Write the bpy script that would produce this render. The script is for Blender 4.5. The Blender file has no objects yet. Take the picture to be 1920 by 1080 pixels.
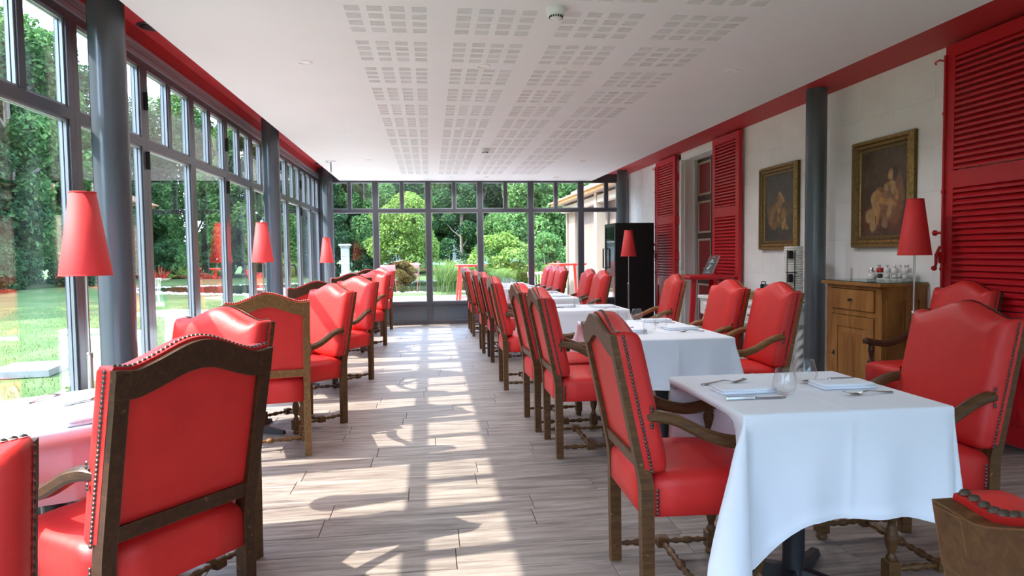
import bpy, math, random
import numpy as np
from math import sin, cos, pi, radians as rad, sqrt, atan2, exp
from mathutils import Vector, Matrix

SC = bpy.context.scene
COL = SC.collection
random.seed(7)
rng = np.random.default_rng(11)

# ------------------------------------------------------------------ camera
def make_camera():
    yaw, pit, rol = rad(6.881), rad(-2.936), rad(-0.715)
    f = Vector((sin(yaw)*cos(pit), cos(yaw)*cos(pit), sin(pit)))
    r = Vector((cos(yaw), -sin(yaw), 0))
    u = r.cross(f)
    r2 = cos(rol)*r + sin(rol)*u
    u2 = -sin(rol)*r + cos(rol)*u
    cd = bpy.data.cameras.new('camera'); cd.lens = 24; cd.sensor_width = 36
    cd.clip_start = 0.05; cd.clip_end = 500
    co = bpy.data.objects.new('camera', cd); COL.objects.link(co)
    co.matrix_world = Matrix(((r2.x, u2.x, -f.x, 0), (r2.y, u2.y, -f.y, 0), (r2.z, u2.z, -f.z, 1.27), (0, 0, 0, 1)))
    SC.camera = co
make_camera()

# ------------------------------------------------------------------ light and exposure
SUN_AZ, SUN_EL = rad(7.0), rad(47.8)     # the sun shines in over the lawn, travelling towards +X
def make_light():
    w = bpy.data.worlds.new('sky'); SC.world = w; w.use_nodes = True
    nt = w.node_tree; nt.nodes.clear()
    out = nt.nodes.new('ShaderNodeOutputWorld'); bg = nt.nodes.new('ShaderNodeBackground')
    sk = nt.nodes.new('ShaderNodeTexSky'); sk.sky_type = 'NISHITA'; sk.sun_disc = False
    sk.sun_elevation = SUN_EL; sk.sun_rotation = rad(-97); sk.air_density = 1.0; sk.dust_density = 2.5; sk.ozone_density = 1.0
    mx = nt.nodes.new('ShaderNodeMixRGB'); mx.inputs[0].default_value = 0.55
    mx.inputs[2].default_value = (SKY_W[0], SKY_W[1], SKY_W[2], 1)
    nt.links.new(sk.outputs[0], mx.inputs[1])
    bg.inputs[1].default_value = SKY_S
    nt.links.new(mx.outputs[0], bg.inputs[0]); nt.links.new(bg.outputs[0], out.inputs[0])
    sd = bpy.data.lights.new('sun', 'SUN'); sd.energy = SUN_E; sd.angle = rad(0.6); sd.color = (1.0, 0.93, 0.82)
    so = bpy.data.objects.new('sun', sd); COL.objects.link(so)
    d = Vector((cos(SUN_AZ)*cos(SUN_EL), sin(SUN_AZ)*cos(SUN_EL), -sin(SUN_EL)))
    so.rotation_euler = d.to_track_quat('-Z', 'Y').to_euler(); so.location = (-20, -3, 22)
    def portal(name, loc, rot, sx, sy):
        ld = bpy.data.lights.new(name, 'AREA'); ld.shape = 'RECTANGLE'; ld.size = sx; ld.size_y = sy
        ld.cycles.is_portal = True
        lo = bpy.data.objects.new(name, ld); COL.objects.link(lo); lo.location = loc; lo.rotation_euler = rot
    portal('portal_left', (-2.02, 4.9, 1.3), (0, rad(-90), 0), 2.6, 15.0)
    portal('portal_end', (0.8, 12.5, 1.5), (rad(-90), 0, 0), 5.2, 2.2)
    portal('portal_behind', (0.8, -2.75, 1.3), (rad(90), 0, 0), 5.2, 2.6)
    vs = SC.view_settings
    vs.view_transform = 'Standard'; vs.look = 'None'; vs.gamma = 1.0; vs.use_curve_mapping = False
    vs.exposure = EXPO
    cy = SC.cycles
    cy.max_bounces = 10; cy.diffuse_bounces = 6; cy.glossy_bounces = 5; cy.transmission_bounces = 6
    cy.transparent_max_bounces = 32; cy.caustics_reflective = False; cy.caustics_refractive = False
    cy.sample_clamp_indirect = 6.0; cy.use_denoising = True
SKY_W = (5.6, 7.4, 10.6); SKY_S = 0.72; SUN_E = 6.2; EXPO = 1.30
make_light()

# ------------------------------------------------------------------ materials
def nmat(name):
    m = bpy.data.materials.new(name); m.use_nodes = True
    nt = m.node_tree; b = nt.nodes['Principled BSDF']
    return m, nt, b
def N(nt, t, **kw):
    n = nt.nodes.new(t)
    for k, v in kw.items():
        if k.startswith('i_'):
            key = k[2:]
            n.inputs[int(key) if key.isdigit() else key.replace('_', ' ')].default_value = v
        else: setattr(n, k, v)
    return n
def L(nt, a, b): nt.links.new(a, b)
def ramp(nt, fac, stops):
    r = nt.nodes.new('ShaderNodeValToRGB'); e = r.color_ramp.elements
    while len(e) < len(stops): e.new(0.5)
    for el, (p, c) in zip(e, stops): el.position = p; el.color = (*c, 1)
    L(nt, fac, r.inputs[0]); return r.outputs[0]
def s2l(r, g, b):
    f = lambda c: (c/255/12.92) if c/255 <= .04045 else ((c/255+.055)/1.055)**2.4
    return (f(r), f(g), f(b))
def simple(name, col, rough=.5, metal=0., spec=.5, noise=0., nscale=30, bump=0., coat=0.):
    m, nt, b = nmat(name)
    b.inputs['Roughness'].default_value = rough; b.inputs['Metallic'].default_value = metal
    b.inputs['Specular IOR Level'].default_value = spec
    b.inputs['Coat Weight'].default_value = coat
    b.inputs['Base Color'].default_value = (*col, 1)
    if noise or bump:
        tc = N(nt, 'ShaderNodeTexCoord'); nz = N(nt, 'ShaderNodeTexNoise', i_Scale=nscale, i_Detail=5.0)
        L(nt, tc.outputs['Object'], nz.inputs['Vector'])
        if noise:
            lo = tuple(c*(1-noise) for c in col); hi = tuple(min(1, c*(1+noise)) for c in col)
            L(nt, ramp(nt, nz.outputs[0], [(.3, lo), (.7, hi)]), b.inputs['Base Color'])
        if bump:
            bp = N(nt, 'ShaderNodeBump', i_Strength=bump, i_Distance=.01)
            L(nt, nz.outputs[0], bp.inputs['Height']); L(nt, bp.outputs[0], b.inputs['Normal'])
    return m
def wood(name, dark, mid, light, scale=(6, 60, 60), rough=.46, wear=None, coat=.05):
    m, nt, b = nmat(name)
    tc = N(nt, 'ShaderNodeTexCoord'); mp = N(nt, 'ShaderNodeMapping'); mp.inputs['Scale'].default_value = scale
    L(nt, tc.outputs['Object'], mp.inputs['Vector'])
    nz = N(nt, 'ShaderNodeTexNoise', i_Scale=1.0, i_Detail=6.0, i_Roughness=.65, i_Distortion=.8)
    L(nt, mp.outputs[0], nz.inputs['Vector'])
    c = ramp(nt, nz.outputs[0], [(.25, dark), (.5, mid), (.78, light)])
    if wear:
        n2 = N(nt, 'ShaderNodeTexNoise', i_Scale=38.0, i_Detail=4.0); L(nt, tc.outputs['Object'], n2.inputs['Vector'])
        f = ramp(nt, n2.outputs[0], [(.66, (0, 0, 0)), (.76, (1, 1, 1))])
        mx = N(nt, 'ShaderNodeMixRGB'); mx.inputs[2].default_value = (*wear, 1)
        L(nt, f, mx.inputs[0]); L(nt, c, mx.inputs[1]); c = mx.outputs[0]
    if wear:         # edges rubbed pale by use
        bv = N(nt, 'ShaderNodeBevel', samples=4); bv.inputs['Radius'].default_value = .0045; ge = N(nt, 'ShaderNodeNewGeometry')
        dt = N(nt, 'ShaderNodeVectorMath', operation='DOT_PRODUCT'); L(nt, bv.outputs[0], dt.inputs[0]); L(nt, ge.outputs['Normal'], dt.inputs[1])
        n4 = N(nt, 'ShaderNodeTexNoise', i_Scale=55.0, i_Detail=3.0); L(nt, tc.outputs['Object'], n4.inputs['Vector'])
        ad = N(nt, 'ShaderNodeMath', operation='MULTIPLY_ADD'); L(nt, n4.outputs[0], ad.inputs[0]); ad.inputs[1].default_value = .16; L(nt, dt.outputs['Value'], ad.inputs[2])
        f2 = ramp(nt, ad.outputs[0], [(.93, (.75, .75, .75)), (1.03, (0, 0, 0))])
        m2 = N(nt, 'ShaderNodeMixRGB'); m2.inputs[2].default_value = (*wear, 1); L(nt, f2, m2.inputs[0]); L(nt, c, m2.inputs[1]); c = m2.outputs[0]
    L(nt, c, b.inputs['Base Color'])
    b.inputs['Roughness'].default_value = rough; b.inputs['Coat Weight'].default_value = coat; b.inputs['Coat Roughness'].default_value = .25; b.inputs['Specular IOR Level'].default_value = .3
    bp = N(nt, 'ShaderNodeBump', i_Strength=.08, i_Distance=.004); L(nt, nz.outputs[0], bp.inputs['Height']); L(nt, bp.outputs[0], b.inputs['Normal'])
    return m
def leather():
    m, nt, b = nmat('red_leather')
    tc = N(nt, 'ShaderNodeTexCoord')
    n1 = N(nt, 'ShaderNodeTexNoise', i_Scale=5.0, i_Detail=3.0); L(nt, tc.outputs['Object'], n1.inputs['Vector'])
    L(nt, ramp(nt, n1.outputs[0], [(.3, (.56, .018, .018)), (.7, (.66, .026, .022))]), b.inputs['Base Color'])
    b.inputs['Roughness'].default_value = .47; b.inputs['Specular IOR Level'].default_value = .42
    n2 = N(nt, 'ShaderNodeTexVoronoi', i_Scale=420.0); L(nt, tc.outputs['Object'], n2.inputs['Vector'])
    n3 = N(nt, 'ShaderNodeTexNoise', i_Scale=9.0, i_Detail=6.0, i_Distortion=1.2); L(nt, tc.outputs['Object'], n3.inputs['Vector'])
    b1 = N(nt, 'ShaderNodeBump', i_Strength=.12, i_Distance=.001); L(nt, n2.outputs[0], b1.inputs['Height'])
    b2 = N(nt, 'ShaderNodeBump', i_Strength=.16, i_Distance=.012); L(nt, n3.outputs[0], b2.inputs['Height']); L(nt, b1.outputs[0], b2.inputs['Normal'])
    L(nt, b2.outputs[0], b.inputs['Normal'])
    return m
def glassy(name, tint, ior=1.5, boost=1.0):
    m = bpy.data.materials.new(name); m.use_nodes = True; nt = m.node_tree; nt.nodes.clear()
    o = N(nt, 'ShaderNodeOutputMaterial'); t = N(nt, 'ShaderNodeBsdfTransparent'); t.inputs[0].default_value = (*tint, 1)
    g = N(nt, 'ShaderNodeBsdfGlossy'); g.inputs['Roughness'].default_value = 0.0
    fr = N(nt, 'ShaderNodeFresnel', i_IOR=ior); mx = N(nt, 'ShaderNodeMixShader')
    ge = N(nt, 'ShaderNodeNewGeometry'); mr = N(nt, 'ShaderNodeMapRange')      # thin sheet: the same reflection from either side
    mr.inputs['To Min'].default_value = ior; mr.inputs['To Max'].default_value = 1/ior
    L(nt, ge.outputs['Backfacing'], mr.inputs['Value']); L(nt, mr.outputs[0], fr.inputs['IOR'])
    src = fr.outputs[0]
    if boost != 1.0:
        mu = N(nt, 'ShaderNodeMath', operation='MULTIPLY', use_clamp=True); mu.inputs[1].default_value = boost
        L(nt, src, mu.inputs[0]); src = mu.outputs[0]
    L(nt, src, mx.inputs[0]); L(nt, t.outputs[0], mx.inputs[1]); L(nt, g.outputs[0], mx.inputs[2]); L(nt, mx.outputs[0], o.inputs[0])
    return m
def leaf_mat(name, c1, c2, c3, trans=.35):
    m = bpy.data.materials.new(name); m.use_nodes = True; nt = m.node_tree; nt.nodes.clear()
    o = N(nt, 'ShaderNodeOutputMaterial'); ge = N(nt, 'ShaderNodeNewGeometry')
    c = ramp(nt, ge.outputs['Random Per Island'], [(0, c1), (.55, c2), (1, c3)])
    d = N(nt, 'ShaderNodeBsdfDiffuse'); t = N(nt, 'ShaderNodeBsdfTranslucent'); mx = N(nt, 'ShaderNodeMixShader'); mx.inputs[0].default_value = trans
    L(nt, c, d.inputs[0]); L(nt, c, t.inputs[0]); L(nt, d.outputs[0], mx.inputs[1]); L(nt, t.outputs[0], mx.inputs[2]); L(nt, mx.outputs[0], o.inputs[0])
    return m
def plank_mat():
    m, nt, b = nmat('weathered_oak')
    tc = N(nt, 'ShaderNodeTexCoord'); oi = N(nt, 'ShaderNodeObjectInfo')
    cb = N(nt, 'ShaderNodeCombineXYZ'); L(nt, oi.outputs['Random'], cb.inputs[0]); L(nt, oi.outputs['Random'], cb.inputs[1]); L(nt, oi.outputs['Random'], cb.inputs[2])
    sc = N(nt, 'ShaderNodeVectorMath', operation='SCALE'); sc.inputs['Scale'].default_value = 60; L(nt, cb.outputs[0], sc.inputs[0])
    ad = N(nt, 'ShaderNodeVectorMath', operation='ADD'); L(nt, tc.outputs['Object'], ad.inputs[0]); L(nt, sc.outputs[0], ad.inputs[1])
    mp = N(nt, 'ShaderNodeMapping'); mp.inputs['Scale'].default_value = (2.2, 26, 10); L(nt, ad.outputs[0], mp.inputs['Vector'])
    nz = N(nt, 'ShaderNodeTexNoise', i_Scale=1.0, i_Detail=8.0, i_Roughness=.7, i_Distortion=.6); L(nt, mp.outputs[0], nz.inputs['Vector'])
    c = ramp(nt, nz.outputs[0], [(.28, s2l(74, 66, 63)), (.45, s2l(118, 107, 101)), (.6, s2l(146, 135, 128)), (.8, s2l(176, 166, 158))])
    n2 = N(nt, 'ShaderNodeTexNoise', i_Scale=2.5, i_Detail=3.0); L(nt, ad.outputs[0], n2.inputs['Vector'])
    hs = N(nt, 'ShaderNodeHueSaturation'); L(nt, c, hs.inputs['Color'])
    mr = N(nt, 'ShaderNodeMapRange'); mr.inputs['To Min'].default_value = .84; mr.inputs['To Max'].default_value = 1.12
    L(nt, n2.outputs[0], mr.inputs['Value']); L(nt, mr.outputs[0], hs.inputs['Value'])
    L(nt, hs.outputs[0], b.inputs['Base Color'])
    b.inputs['Roughness'].default_value = .48; b.inputs['Specular IOR Level'].default_value = .4
    bp = N(nt, 'ShaderNodeBump', i_Strength=.12, i_Distance=.004); L(nt, nz.outputs[0], bp.inputs['Height']); L(nt, bp.outputs[0], b.inputs['Normal'])
    return m
def cloth_mat():
    m, nt, b = nmat('white_linen')
    b.inputs['Base Color'].default_value = (.77, .81, .89, 1); b.inputs['Roughness'].default_value = .85
    b.inputs['Specular IOR Level'].default_value = .2; b.inputs['Sheen Weight'].default_value = .15
    tc = N(nt, 'ShaderNodeTexCoord')
    nz = N(nt, 'ShaderNodeTexNoise', i_Scale=7.0, i_Detail=3.0); L(nt, tc.outputs['Object'], nz.inputs['Vector'])
    bp = N(nt, 'ShaderNodeBump', i_Strength=.25, i_Distance=.012); L(nt, nz.outputs[0], bp.inputs['Height']); L(nt, bp.outputs[0], b.inputs['Normal'])
    return m
def ground_mat(name, cols, scale):
    m, nt, b = nmat(name)
    tc = N(nt, 'ShaderNodeTexCoord'); n1 = N(nt, 'ShaderNodeTexNoise', i_Scale=scale, i_Detail=10.0, i_Roughness=.75); L(nt, tc.outputs['Object'], n1.inputs['Vector'])
    L(nt, ramp(nt, n1.outputs[0], [(.3, cols[0]), (.5, cols[1]), (.7, cols[2])]), b.inputs['Base Color'])
    b.inputs['Roughness'].default_value = .95; b.inputs['Specular IOR Level'].default_value = .1
    n2 = N(nt, 'ShaderNodeTexNoise', i_Scale=scale*9, i_Detail=6.0); L(nt, tc.outputs['Object'], n2.inputs['Vector'])
    bp = N(nt, 'ShaderNodeBump', i_Strength=.8, i_Distance=.05); L(nt, n2.outputs[0], bp.inputs['Height']); L(nt, bp.outputs[0], b.inputs['Normal'])
    return m
def painting_mat(name, bg, blobs):
    """an old dark canvas: soft ellipses of warm paint over brown, in the canvas' own y/z coordinates (-1..1)"""
    m, nt, b = nmat(name)
    tc = N(nt, 'ShaderNodeTexCoord'); sp = N(nt, 'ShaderNodeSeparateXYZ')
    nz = N(nt, 'ShaderNodeTexNoise', i_Scale=9.0, i_Detail=5.0); L(nt, tc.outputs['Object'], nz.inputs['Vector'])
    mxv = N(nt, 'ShaderNodeMixRGB', blend_type='LINEAR_LIGHT'); mxv.inputs[0].default_value = .05
    L(nt, tc.outputs['Generated'], mxv.inputs[1]); L(nt, nz.outputs[1], mxv.inputs[2]); L(nt, mxv.outputs[0], sp.inputs[0])
    n2 = N(nt, 'ShaderNodeTexNoise', i_Scale=4.0, i_Detail=6.0); L(nt, tc.outputs['Object'], n2.inputs['Vector'])
    col = ramp(nt, n2.outputs[0], [(.3, bg[0]), (.55, bg[1]), (.75, bg[2])])
    def math(op, a, bb):
        n = N(nt, 'ShaderNodeMath', operation=op)
        for i, v in enumerate((a, bb)):
            if isinstance(v, (int, float)): n.inputs[i].default_value = v
            else: L(nt, v, n.inputs[i])
        return n.outputs[0]
    for (cx, cz, rx, rz, ang, c, soft) in blobs:
        dx = math('SUBTRACT', sp.outputs[1], cx); dz = math('SUBTRACT', sp.outputs[2], cz)
        ca, sa = cos(rad(ang)), sin(rad(ang))
        xr = math('DIVIDE', math('ADD', math('MULTIPLY', dx, ca), math('MULTIPLY', dz, sa)), rx)
        zr = math('DIVIDE', math('SUBTRACT', math('MULTIPLY', dz, ca), math('MULTIPLY', dx, sa)), rz)
        d = math('ADD', math('MULTIPLY', xr, xr), math('MULTIPLY', zr, zr))
        mr = N(nt, 'ShaderNodeMapRange', interpolation_type='SMOOTHSTEP'); mr.inputs['From Min'].default_value = 1-soft; mr.inputs['From Max'].default_value = 1+soft; mr.inputs['To Min'].default_value = 1; mr.inputs['To Max'].default_value = 0
        L(nt, d, mr.inputs['Value'])
        mx = N(nt, 'ShaderNodeMixRGB'); mx.inputs[2].default_value = (*c, 1); L(nt, mr.outputs[0], mx.inputs[0]); L(nt, col, mx.inputs[1]); col = mx.outputs[0]
    n3 = N(nt, 'ShaderNodeTexNoise', i_Scale=16.0, i_Detail=7.0, i_Roughness=.7); L(nt, tc.outputs['Object'], n3.inputs['Vector'])
    mu = N(nt, 'ShaderNodeMixRGB', blend_type='MULTIPLY'); mu.inputs[0].default_value = 1
    L(nt, col, mu.inputs[1]); L(nt, ramp(nt, n3.outputs[0], [(.3, (.55, .50, .45)), (.62, (1, .97, .92))]), mu.inputs[2])
    L(nt, mu.outputs[0], b.inputs['Base Color']); b.inputs['Roughness'].default_value = .5
    return m

M = {}
M['leather'] = leather()
M['wood_dark'] = wood('dark_walnut', (.026, .010, .005), (.048, .019, .008), (.085, .036, .015), wear=(.16, .085, .04))
M['wood_mid'] = wood('worn_walnut', (.046, .019, .0065), (.092, .041, .0135), (.155, .076, .027), wear=(.24, .13, .058))
M['wood_light'] = wood('honey_oak', (.11, .048, .014), (.19, .088, .027), (.28, .145, .05), wear=(.32, .19, .09))
M['nail'] = simple('bronze_nail', (.10, .082, .070), .34, .85)
M['linen'] = cloth_mat()
M['black'] = simple('black_iron', (.012, .013, .016), .45)
M['steel'] = simple('polished_steel', (.36, .35, .34), .26, 1.0)
M['chrome'] = simple('brushed_steel', (.55, .55, .56), .3, 1.0)
M['shade'] = simple('red_lampshade', (.63, .028, .030), .7, noise=.06, nscale=300)
M['frame'] = simple('anthracite_aluminium', s2l(84, 84, 90), .33, .35, noise=.05)
M['bead'] = simple('grey_track_sunlit_bead', s2l(150, 156, 162), .35, .3)  # grey of the track; on beads it stands in for sunlit inner edges
M['gasket'] = simple('black_rubber', (.012, .012, .013), .6)
M['column'] = simple('slate_grey_paint', s2l(82, 89, 97), .22, 0, .6, noise=.03, nscale=3)
M['red'] = simple('red_gloss_paint', (.52, .009, .018), .42, 0, .45, noise=.05, nscale=4)
M['red_bright'] = simple('bright_red_metal', (.80, .045, .030), .4)
M['beam'] = simple('oxide_red_paint', (.46, .028, .030), .55, 0, .4, noise=.06, nscale=3)
M['white_wall'] = simple('white_limewash', (.87, .87, .86), .8, noise=.04, nscale=4, bump=.15)
M['joint'] = simple('joint_mortar', (.76, .75, .72), .9)
M['lamp_lens'] = simple('pale_spot_lens', (.8, .78, .72), .4)
M['white_paint'] = simple('white_paint', (.80, .80, .79), .5, noise=.03, nscale=5)
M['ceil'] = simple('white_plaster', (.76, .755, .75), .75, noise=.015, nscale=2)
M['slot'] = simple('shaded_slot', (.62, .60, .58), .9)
M['grout'] = simple('dark_grout', (.10, .085, .075), .9)
M['plank'] = plank_mat()
M['pane'] = glassy('window_glass', (.965, .985, .975), 1.5, 1.15)
M['clear'] = glassy('clear_glass', (.98, .985, .985), 1.5, .8)
M['green_glass'] = glassy('green_edge_glass', (.55, .72, .65), 1.5)
M['dark_glass'] = simple('dark_fridge_glass', (.008, .009, .009), .05, 0, .4)
M['gloss_black'] = simple('satin_black', (.006, .006, .007), .5, 0, .3)
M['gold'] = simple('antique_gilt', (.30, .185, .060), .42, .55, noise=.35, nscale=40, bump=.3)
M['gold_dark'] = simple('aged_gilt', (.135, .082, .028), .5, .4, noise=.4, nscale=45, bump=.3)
M['door_brown'] = simple('dark_brown_joinery', (.050, .026, .016), .5, noise=.2)
M['door_red'] = simple('deep_red_panel', (.20, .010, .012), .5)
M['door_trim'] = simple('beige_moulding', (.42, .33, .26), .6)
M['cab'] = wood('cherry_wood', (.11, .040, .010), (.29, .125, .032), (.42, .205, .065), scale=(9, 9, 1.6), rough=.38)
M['tray'] = wood('beech_tray', (.34, .21, .11), (.44, .29, .16), (.52, .36, .21), scale=(5, 40, 40))
M['console'] = simple('white_carved_paint', (.74, .76, .78), .45, noise=.05, nscale=12, bump=.2)
M['china'] = simple('white_china', (.78, .76, .72), .3)
M['salt'] = simple('coarse_salt', (.82, .82, .82), .8, bump=.5, nscale=200)
M['pepper'] = simple('peppercorns', (.035, .028, .022), .6, noise=.5, nscale=200)
M['plastic_white'] = simple('frosted_white', (.74, .74, .73), .35)
M['plastic_red'] = simple('red_plastic', (.45, .01, .015), .3)
M['slate'] = simple('slate_cover', (.045, .062, .072), .5)
M['cork'] = simple('wood_edge', (.45, .29, .20), .6)
M['grey_bag'] = simple('grey_cloth', (.10, .11, .13), .8)
M['bark'] = simple('tree_bark', (.16, .13, .10), .9, noise=.35, nscale=8, bump=.6)
M['leaf_a'] = leaf_mat('leaf_mid', (.045, .105, .034), (.095, .195, .058), (.19, .30, .10))
M['leaf_b'] = leaf_mat('leaf_dark', (.018, .050, .024), (.045, .105, .042), (.10, .18, .068))
M['leaf_c'] = leaf_mat('leaf_light', (.08, .15, .030), (.15, .24, .05), (.26, .34, .09))
M['leaf_d'] = leaf_mat('leaf_bronze', (.07, .045, .02), (.12, .09, .03), (.18, .14, .05))
M['grassblade'] = leaf_mat('blade_light', (.08, .15, .035), (.14, .22, .06), (.24, .30, .12))
M['lawn'] = ground_mat('mown_lawn', ((.048, .085, .026), (.072, .115, .038), (.13, .155, .068)), .8)
M['paving'] = simple('pale_paving', (.50, .47, .44), .8, noise=.08, nscale=2)
M['water'] = simple('pond_water', (.035, .050, .020), .04, 0, .6, bump=.06, nscale=3)
M['pebble'] = simple('pale_pebble', (.36, .345, .32), .8, noise=.2)
M['stone'] = simple('pale_stone', (.34, .33, .31), .85, noise=.12, nscale=6, bump=.3)
M['render'] = simple('beige_render', (.150, .118, .096), .85, noise=.03, nscale=1)
M['cream'] = simple('cream_paint', (.42, .365, .29), .7)
M['timber'] = simple('golden_fascia', (.52, .30, .11), .6, noise=.1)
M['soffit'] = simple('taupe_soffit', (.26, .20, .15), .8)
M['tile'] = simple('roof_tile', (.33, .20, .14), .85, noise=.2)
M['terracotta'] = simple('faded_terracotta', (.26, .085, .065), .6)
M['flower'] = leaf_mat('flower_mix', (.35, .02, .04), (.55, .10, .10), (.60, .45, .05))

# ------------------------------------------------------------------ mesh helpers
class MB:
    def __init__(s): s.v = []; s.f = []; s.m = []; s.sm = []
    def add(s, vs, fs, mi=0, smooth=False):
        o = len(s.v); s.v += [tuple(p) for p in vs]
        for f in fs: s.f.append(tuple(i+o for i in f)); s.m.append(mi); s.sm.append(smooth)
    def box(s, x0, x1, y0, y1, z0, z1, mi=0, R=None):
        vs = [(x, y, z) for z in (z0, z1) for y in (y0, y1) for x in (x0, x1)]
        if R is not None: vs = [tuple(R @ Vector(p)) for p in vs]
        s.add(vs, [(0, 2, 3, 1), (4, 5, 7, 6), (0, 1, 5, 4), (2, 6, 7, 3), (0, 4, 6, 2), (1, 3, 7, 5)], mi)
    def bbox(s, x0, x1, y0, y1, z0, z1, b=.003, mi=0):
        """box with a chamfer round the top edges"""
        vs = [(x0, y0, z0), (x1, y0, z0), (x1, y1, z0), (x0, y1, z0), (x0, y0, z1-b), (x1, y0, z1-b), (x1, y1, z1-b), (x0, y1, z1-b),
              (x0+b, y0+b, z1), (x1-b, y0+b, z1), (x1-b, y1-b, z1), (x0+b, y1-b, z1)]
        fs = [(3, 2, 1, 0), (8, 9, 10, 11)]
        for k in range(4):
            n = (k+1) % 4; fs += [(k, n, 4+n, 4+k), (4+k, 4+n, 8+n, 8+k)]
        s.add(vs, fs, mi)
    def rings(s, rings, close=True, cap0=True, cap1=True, mi=0, smooth=True):
        n = len(rings[0]); vs = [p for r in rings for p in r]; fs = []
        for i in range(len(rings)-1):
            for k in range(n if close else n-1):
                k2 = (k+1) % n; fs.append((i*n+k, i*n+k2, (i+1)*n+k2, (i+1)*n+k))
        s.add(vs, fs, mi, smooth)
        if cap0: s.add(rings[0], [tuple(range(n))[::-1]], mi)
        if cap1: s.add(rings[-1], [tuple(range(n))], mi)
    def lathe(s, prof, c=(0, 0, 0), n=16, mi=0, smooth=True, axis='z', caps=True, R=None):
        rs = []
        for r, z in prof:
            ring = []
            for k in range(n):
                a = 2*pi*k/n; p = (r*cos(a), r*sin(a), z)
                if axis == 'x': p = (z, r*cos(a), r*sin(a))
                if axis == 'y': p = (r*sin(a), z, r*cos(a))
                if R is not None: p = tuple(R @ Vector(p))
                ring.append((p[0]+c[0], p[1]+c[1], p[2]+c[2]))
            rs.append(ring)
        s.rings(rs, True, caps, caps, mi, smooth)
    def tube(s, pts, rad_, n=8, mi=0, smooth=True, sx=1., sy=1.):
        """round or flattened sweep along a path; rad_ a number or one per point"""
        pts = [Vector(p) for p in pts]; rs = []
        for i, p in enumerate(pts):
            t = (pts[min(i+1, len(pts)-1)] - pts[max(i-1, 0)]).normalized()
            up = Vector((0, 0, 1)) if abs(t.z) < .9 else Vector((1, 0, 0))
            a = t.cross(up).normalized(); b = a.cross(t).normalized()
            r = rad_[i] if isinstance(rad_, (list, tuple)) else rad_
            rs.append([tuple(p + a*(r*sx*cos(2*pi*k/n)) + b*(r*sy*sin(2*pi*k/n))) for k in range(n)])
        s.rings(rs, True, True, True, mi, smooth)
    def mesh(s, name, mats):
        me = bpy.data.meshes.new(name); me.from_pydata(s.v, [], s.f)
        for m in mats: me.materials.append(m)
        if any(s.m): me.polygons.foreach_set('material_index', s.m)
        me.polygons.foreach_set('use_smooth', s.sm); me.update()
        return me
    def build(s, name, mats, parent=None, loc=None, rotz=0):
        if not isinstance(mats, (list, tuple)): mats = [mats]
        return place(name, s.mesh(name, mats), parent, loc, rotz)
def place(name, me, parent=None, loc=None, rotz=0):
    o = bpy.data.objects.new(name, me); COL.objects.link(o)
    if parent: o.parent = parent
    if loc is not None: o.location = loc
    if rotz: o.rotation_euler = (0, 0, rotz)
    return o
def thing(name, label, cat, loc=(0, 0, 0), rotz=0, group=None):
    o = bpy.data.objects.new(name, None); COL.objects.link(o); o.empty_display_size = .1
    o.location = loc; o.rotation_euler = (0, 0, rotz)
    return tag(o, label, cat, group)
def tag(o, label, cat, group=None):
    o['label'] = label; o['category'] = cat
    if group: o['group'] = group
    return o
def struct(o, label=None):
    o['kind'] = 'structure'
    if label: o['label'] = label
    return o
def dup(root, loc, rotz, label=None, group=None):
    r = root.copy(); COL.objects.link(r); r.location = loc; r.rotation_euler = (0, 0, rotz)
    if label: r['label'] = label
    if group: r['group'] = group
    for ch in list(root.children):
        c = ch.copy(); COL.objects.link(c); c.parent = r
        for g in list(ch.children):
            d = g.copy(); COL.objects.link(d); d.parent = c
    return r
def npmesh(name, V, F, mats, smooth=False):
    """fast mesh from numpy: V (n,3), F (m,k) all faces with k corners"""
    me = bpy.data.meshes.new(name); k = F.shape[1]
    me.vertices.add(len(V)); me.vertices.foreach_set('co', np.asarray(V, np.float32).ravel())
    me.loops.add(F.size); me.loops.foreach_set('vertex_index', np.asarray(F, np.int32).ravel())
    me.polygons.add(len(F)); me.polygons.foreach_set('loop_start', np.arange(0, F.size, k, dtype=np.int32))
    me.polygons.foreach_set('loop_total', np.full(len(F), k, np.int32))
    for m in mats: me.materials.append(m)
    me.update(calc_edges=True); me.validate()
    return me
def smooth(a, b, x):
    t = min(1, max(0, (x-a)/(b-a))); return t*t*(3-2*t)

# ------------------------------------------------------------------ the setting: floor
def floor():
    b = MB(); b.box(-1.97, 3.95, -2.7, 12.45, -.12, -.008)
    fl = struct(b.build('floor', M['grout']))
    LEN, WID = 1.0, .2
    cache = {}; field = MB()
    for r in range(-13, 62):
        y0 = .3 + r*WID; y1 = min(y0+WID, 12.4)
        if y1-y0 < .03: continue
        off = (r*0.37 + .13*((r*7) % 5)) % LEN
        x = -1.95 - off
        while x < 3.9:
            xa, xb = max(x, -1.95), min(x+LEN, 3.9)
            if xb-xa > .04:
                if .9 <= y0 < 9.3:
                    key = (round(xb-xa, 3), round(y1-y0, 3))
                    if key not in cache:
                        p = MB(); p.bbox(.0015, key[0]-.0015, .0015, key[1]-.0015, -.009, 0, .0015); cache[key] = p.mesh('plank', [M['plank']])
                    place('plank', cache[key], fl, (xa, y0, 0))
                else:
                    field.bbox(xa+.0015, xb-.0015, y0+.0015, y1-.0015, -.009, 0, .0015)
            x += LEN
    f = field.build('plank_field', M['plank'], fl); f['kind'] = 'stuff'
floor()

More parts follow.
